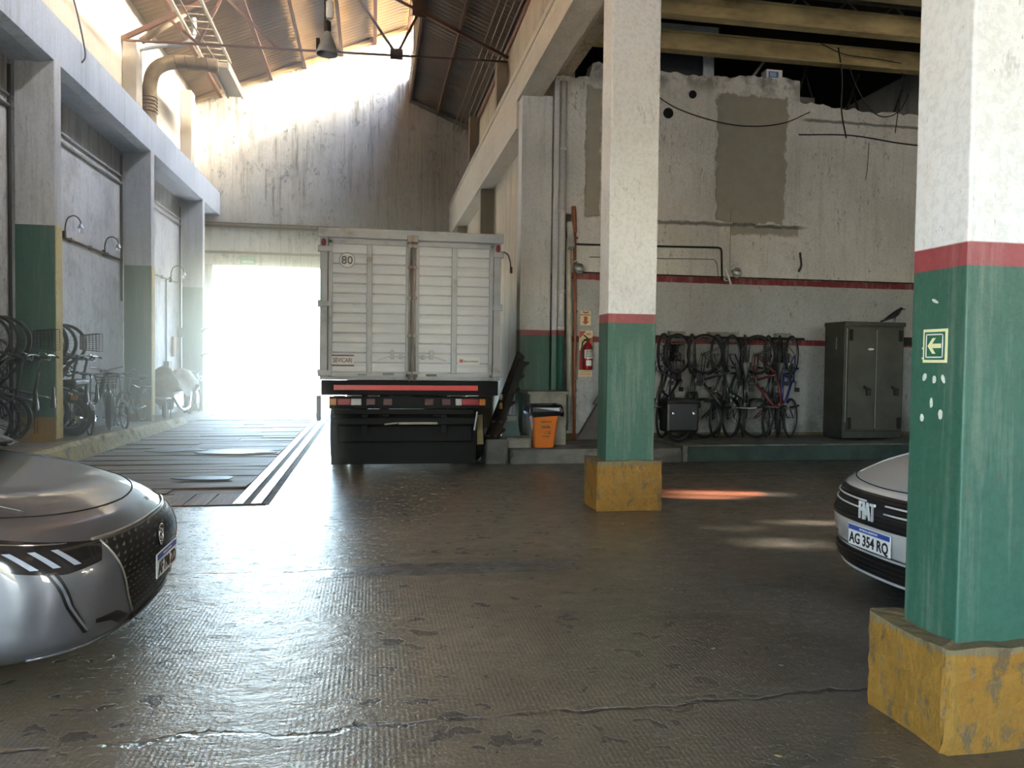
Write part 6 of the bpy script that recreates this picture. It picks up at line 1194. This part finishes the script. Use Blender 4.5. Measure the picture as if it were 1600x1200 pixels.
m = MB(); m.bbox(-4.4, -3.4, -.83, .83, .3, 1.0, .12); m.part('boot', mwht, e); m = MB(); m.box(-3.9, -.3, -.7, .7, .18, .27); m.part('underbody', m_blkp, e)
for x in (-.82, -3.35):
    for y in (-.76, .76): car_wheel(e, x, y)
for x in (-.82, -3.35):
    for y in (-.81, .81): m = MB(); m.ring((x, y, .31), (0, 1, 0), .382, .03, 28, 8); m.part('wheel_arch_trim', mwht, e)
cabin(e, mwht, mgl, 4.4, .86, .99, -.98, 1.44, -3.9)
gr = c2.patch(([(-.54, .725), (-.56, .66), (-.52, .56), (-.44, .50)], [(.54, .725), (.56, .66), (.52, .56), (.44, .50)]), mgb, 'grille', e, .004, n=30)
for v in (.665, .61):
    for s in (-1, 1): m = MB(); m.tube([c2.S(s*(.045+.505*k/14), v, .012) for k in range(15)], .006, 6); m.part('chrome_bar', m_satin, gr)
m = MB(); [m.tube([c2.S(-.52+1.04*k/24, v, .006) for k in range(25)], .004, 4) for v in (.53, .56, .585, .635, .69, .71)]; m.part('grille_slats', m_blkp, gr)
text('nose_lettering', 'FIAT', .155, m_satin, e, (.036, 0, .60), '+x', .012, sx=.5, bold=.001)
plate(e, .012, .43, 0, 'AG 354 RQ')
c2.patch(([(-.72, .26), (-.6, .10)], [(.72, .26), (.6, .10)]), mgb, 'lower_intake', e, .004, n=30)
m = MB(); m.tube([c2.S(-.74+1.48*k/40, .29-.0*k, .006) for k in range(41)], .007, 6); m.part('lower_chrome_line', m_chrome, e); m = MB(); [m.tube([c2.S(-.68+1.36*k/30, v, .01) for k in range(31)], .005, 4) for v in (.14, .18, .22)]; m.part('intake_mesh', m_blkp, e)
m = MB(); m.tube([c2.S(-.8+1.6*k/40, .085, .006) for k in range(41)], .008, 6); m.part('lower_trim', mwht, e)
for s in (-1, 1):
    hl = c2.patch(([(s*.58, .745), (s*.9, .765), (s*1.1, .78)], [(s*.60, .66), (s*.9, .66), (s*1.1, .73)]), simple('clear_headlamp', '#8f979e', .08, .4, .1, coat=1.), 'headlamp', e, .004, n=6)
    c2.patch(([(s*.75, .72), (s*.9, .735)], [(s*.75, .69), (s*.9, .70)]), m_chrome, 'reflector', hl, .009, n=4)
    c2.patch(([(s*.84, .27), (s*.86, .2)], [(s*.98, .27), (s*.94, .2)]), mgb, 'fog_recess', e, .004, n=4)
m = MB(); m.tube([c2.S(-.74+1.48*k/40, .765+.02*abs(-1+k/20), .0) for k in range(41)], .0045, 5)
for s in (-1, 1): m.tube([c2.S(s*.74, .785, 0), c2.S(s*.8, .9, 0), c2.S(s*.86, .97, 0)], .004, 5)
m.part('panel_seams', mseam, e)
for s in (-1, 1): m = MB(); m.tube(spl([c2.S(s*.42, .79, .000), c2.S(s*.46, .86, .001), c2.S(s*.5, .93, .002), c2.S(s*.52, .99, .002)], 5), .006, 6); m.part('bonnet_crease', mwht, e)
# ================================================================== warm haze volume added to imitate the glare veil at the doorway
hz = bpy.data.materials.new('glow_haze'); hz.use_nodes = True; ht = hz.node_tree; ht.nodes.clear()
ho = ht.nodes.new('ShaderNodeOutputMaterial'); hv = ht.nodes.new('ShaderNodeVolumeScatter'); hv.inputs['Density'].default_value = .075; hv.inputs['Anisotropy'].default_value = .8
hv.inputs['Color'].default_value = (1, .86, .68, 1); ht.links.new(hv.outputs[0], ho.inputs['Volume'])
m = MB(); m.box(-4.99, 2.25, 9, 23.75, .02, 8.4)
o = m.struct('haze', hz)
def portal(loc, w, h, d):
    l = bpy.data.lights.new('portal', 'AREA'); l.shape = 'RECTANGLE'; l.size = w; l.size_y = h; l.cycles.is_portal = True
    o = bpy.data.objects.new('portal', l); C.objects.link(o); o.location = loc; o.rotation_euler = Vector(d).to_track_quat('-Z', 'Y').to_euler()
portal((-2.63, 24.2, 2.1), 4.2, 4.2, (0, -1, 0)); portal((1.1, 11.5, 10.5), 24, 2.2, (-1, 0, 0)); portal((-2.9, -8, 1.5), 2.8, 3.0, (0, 1, 0)); portal((-5.1, -4.5, 2.8), 5, 5.6, (1, 0, 0))
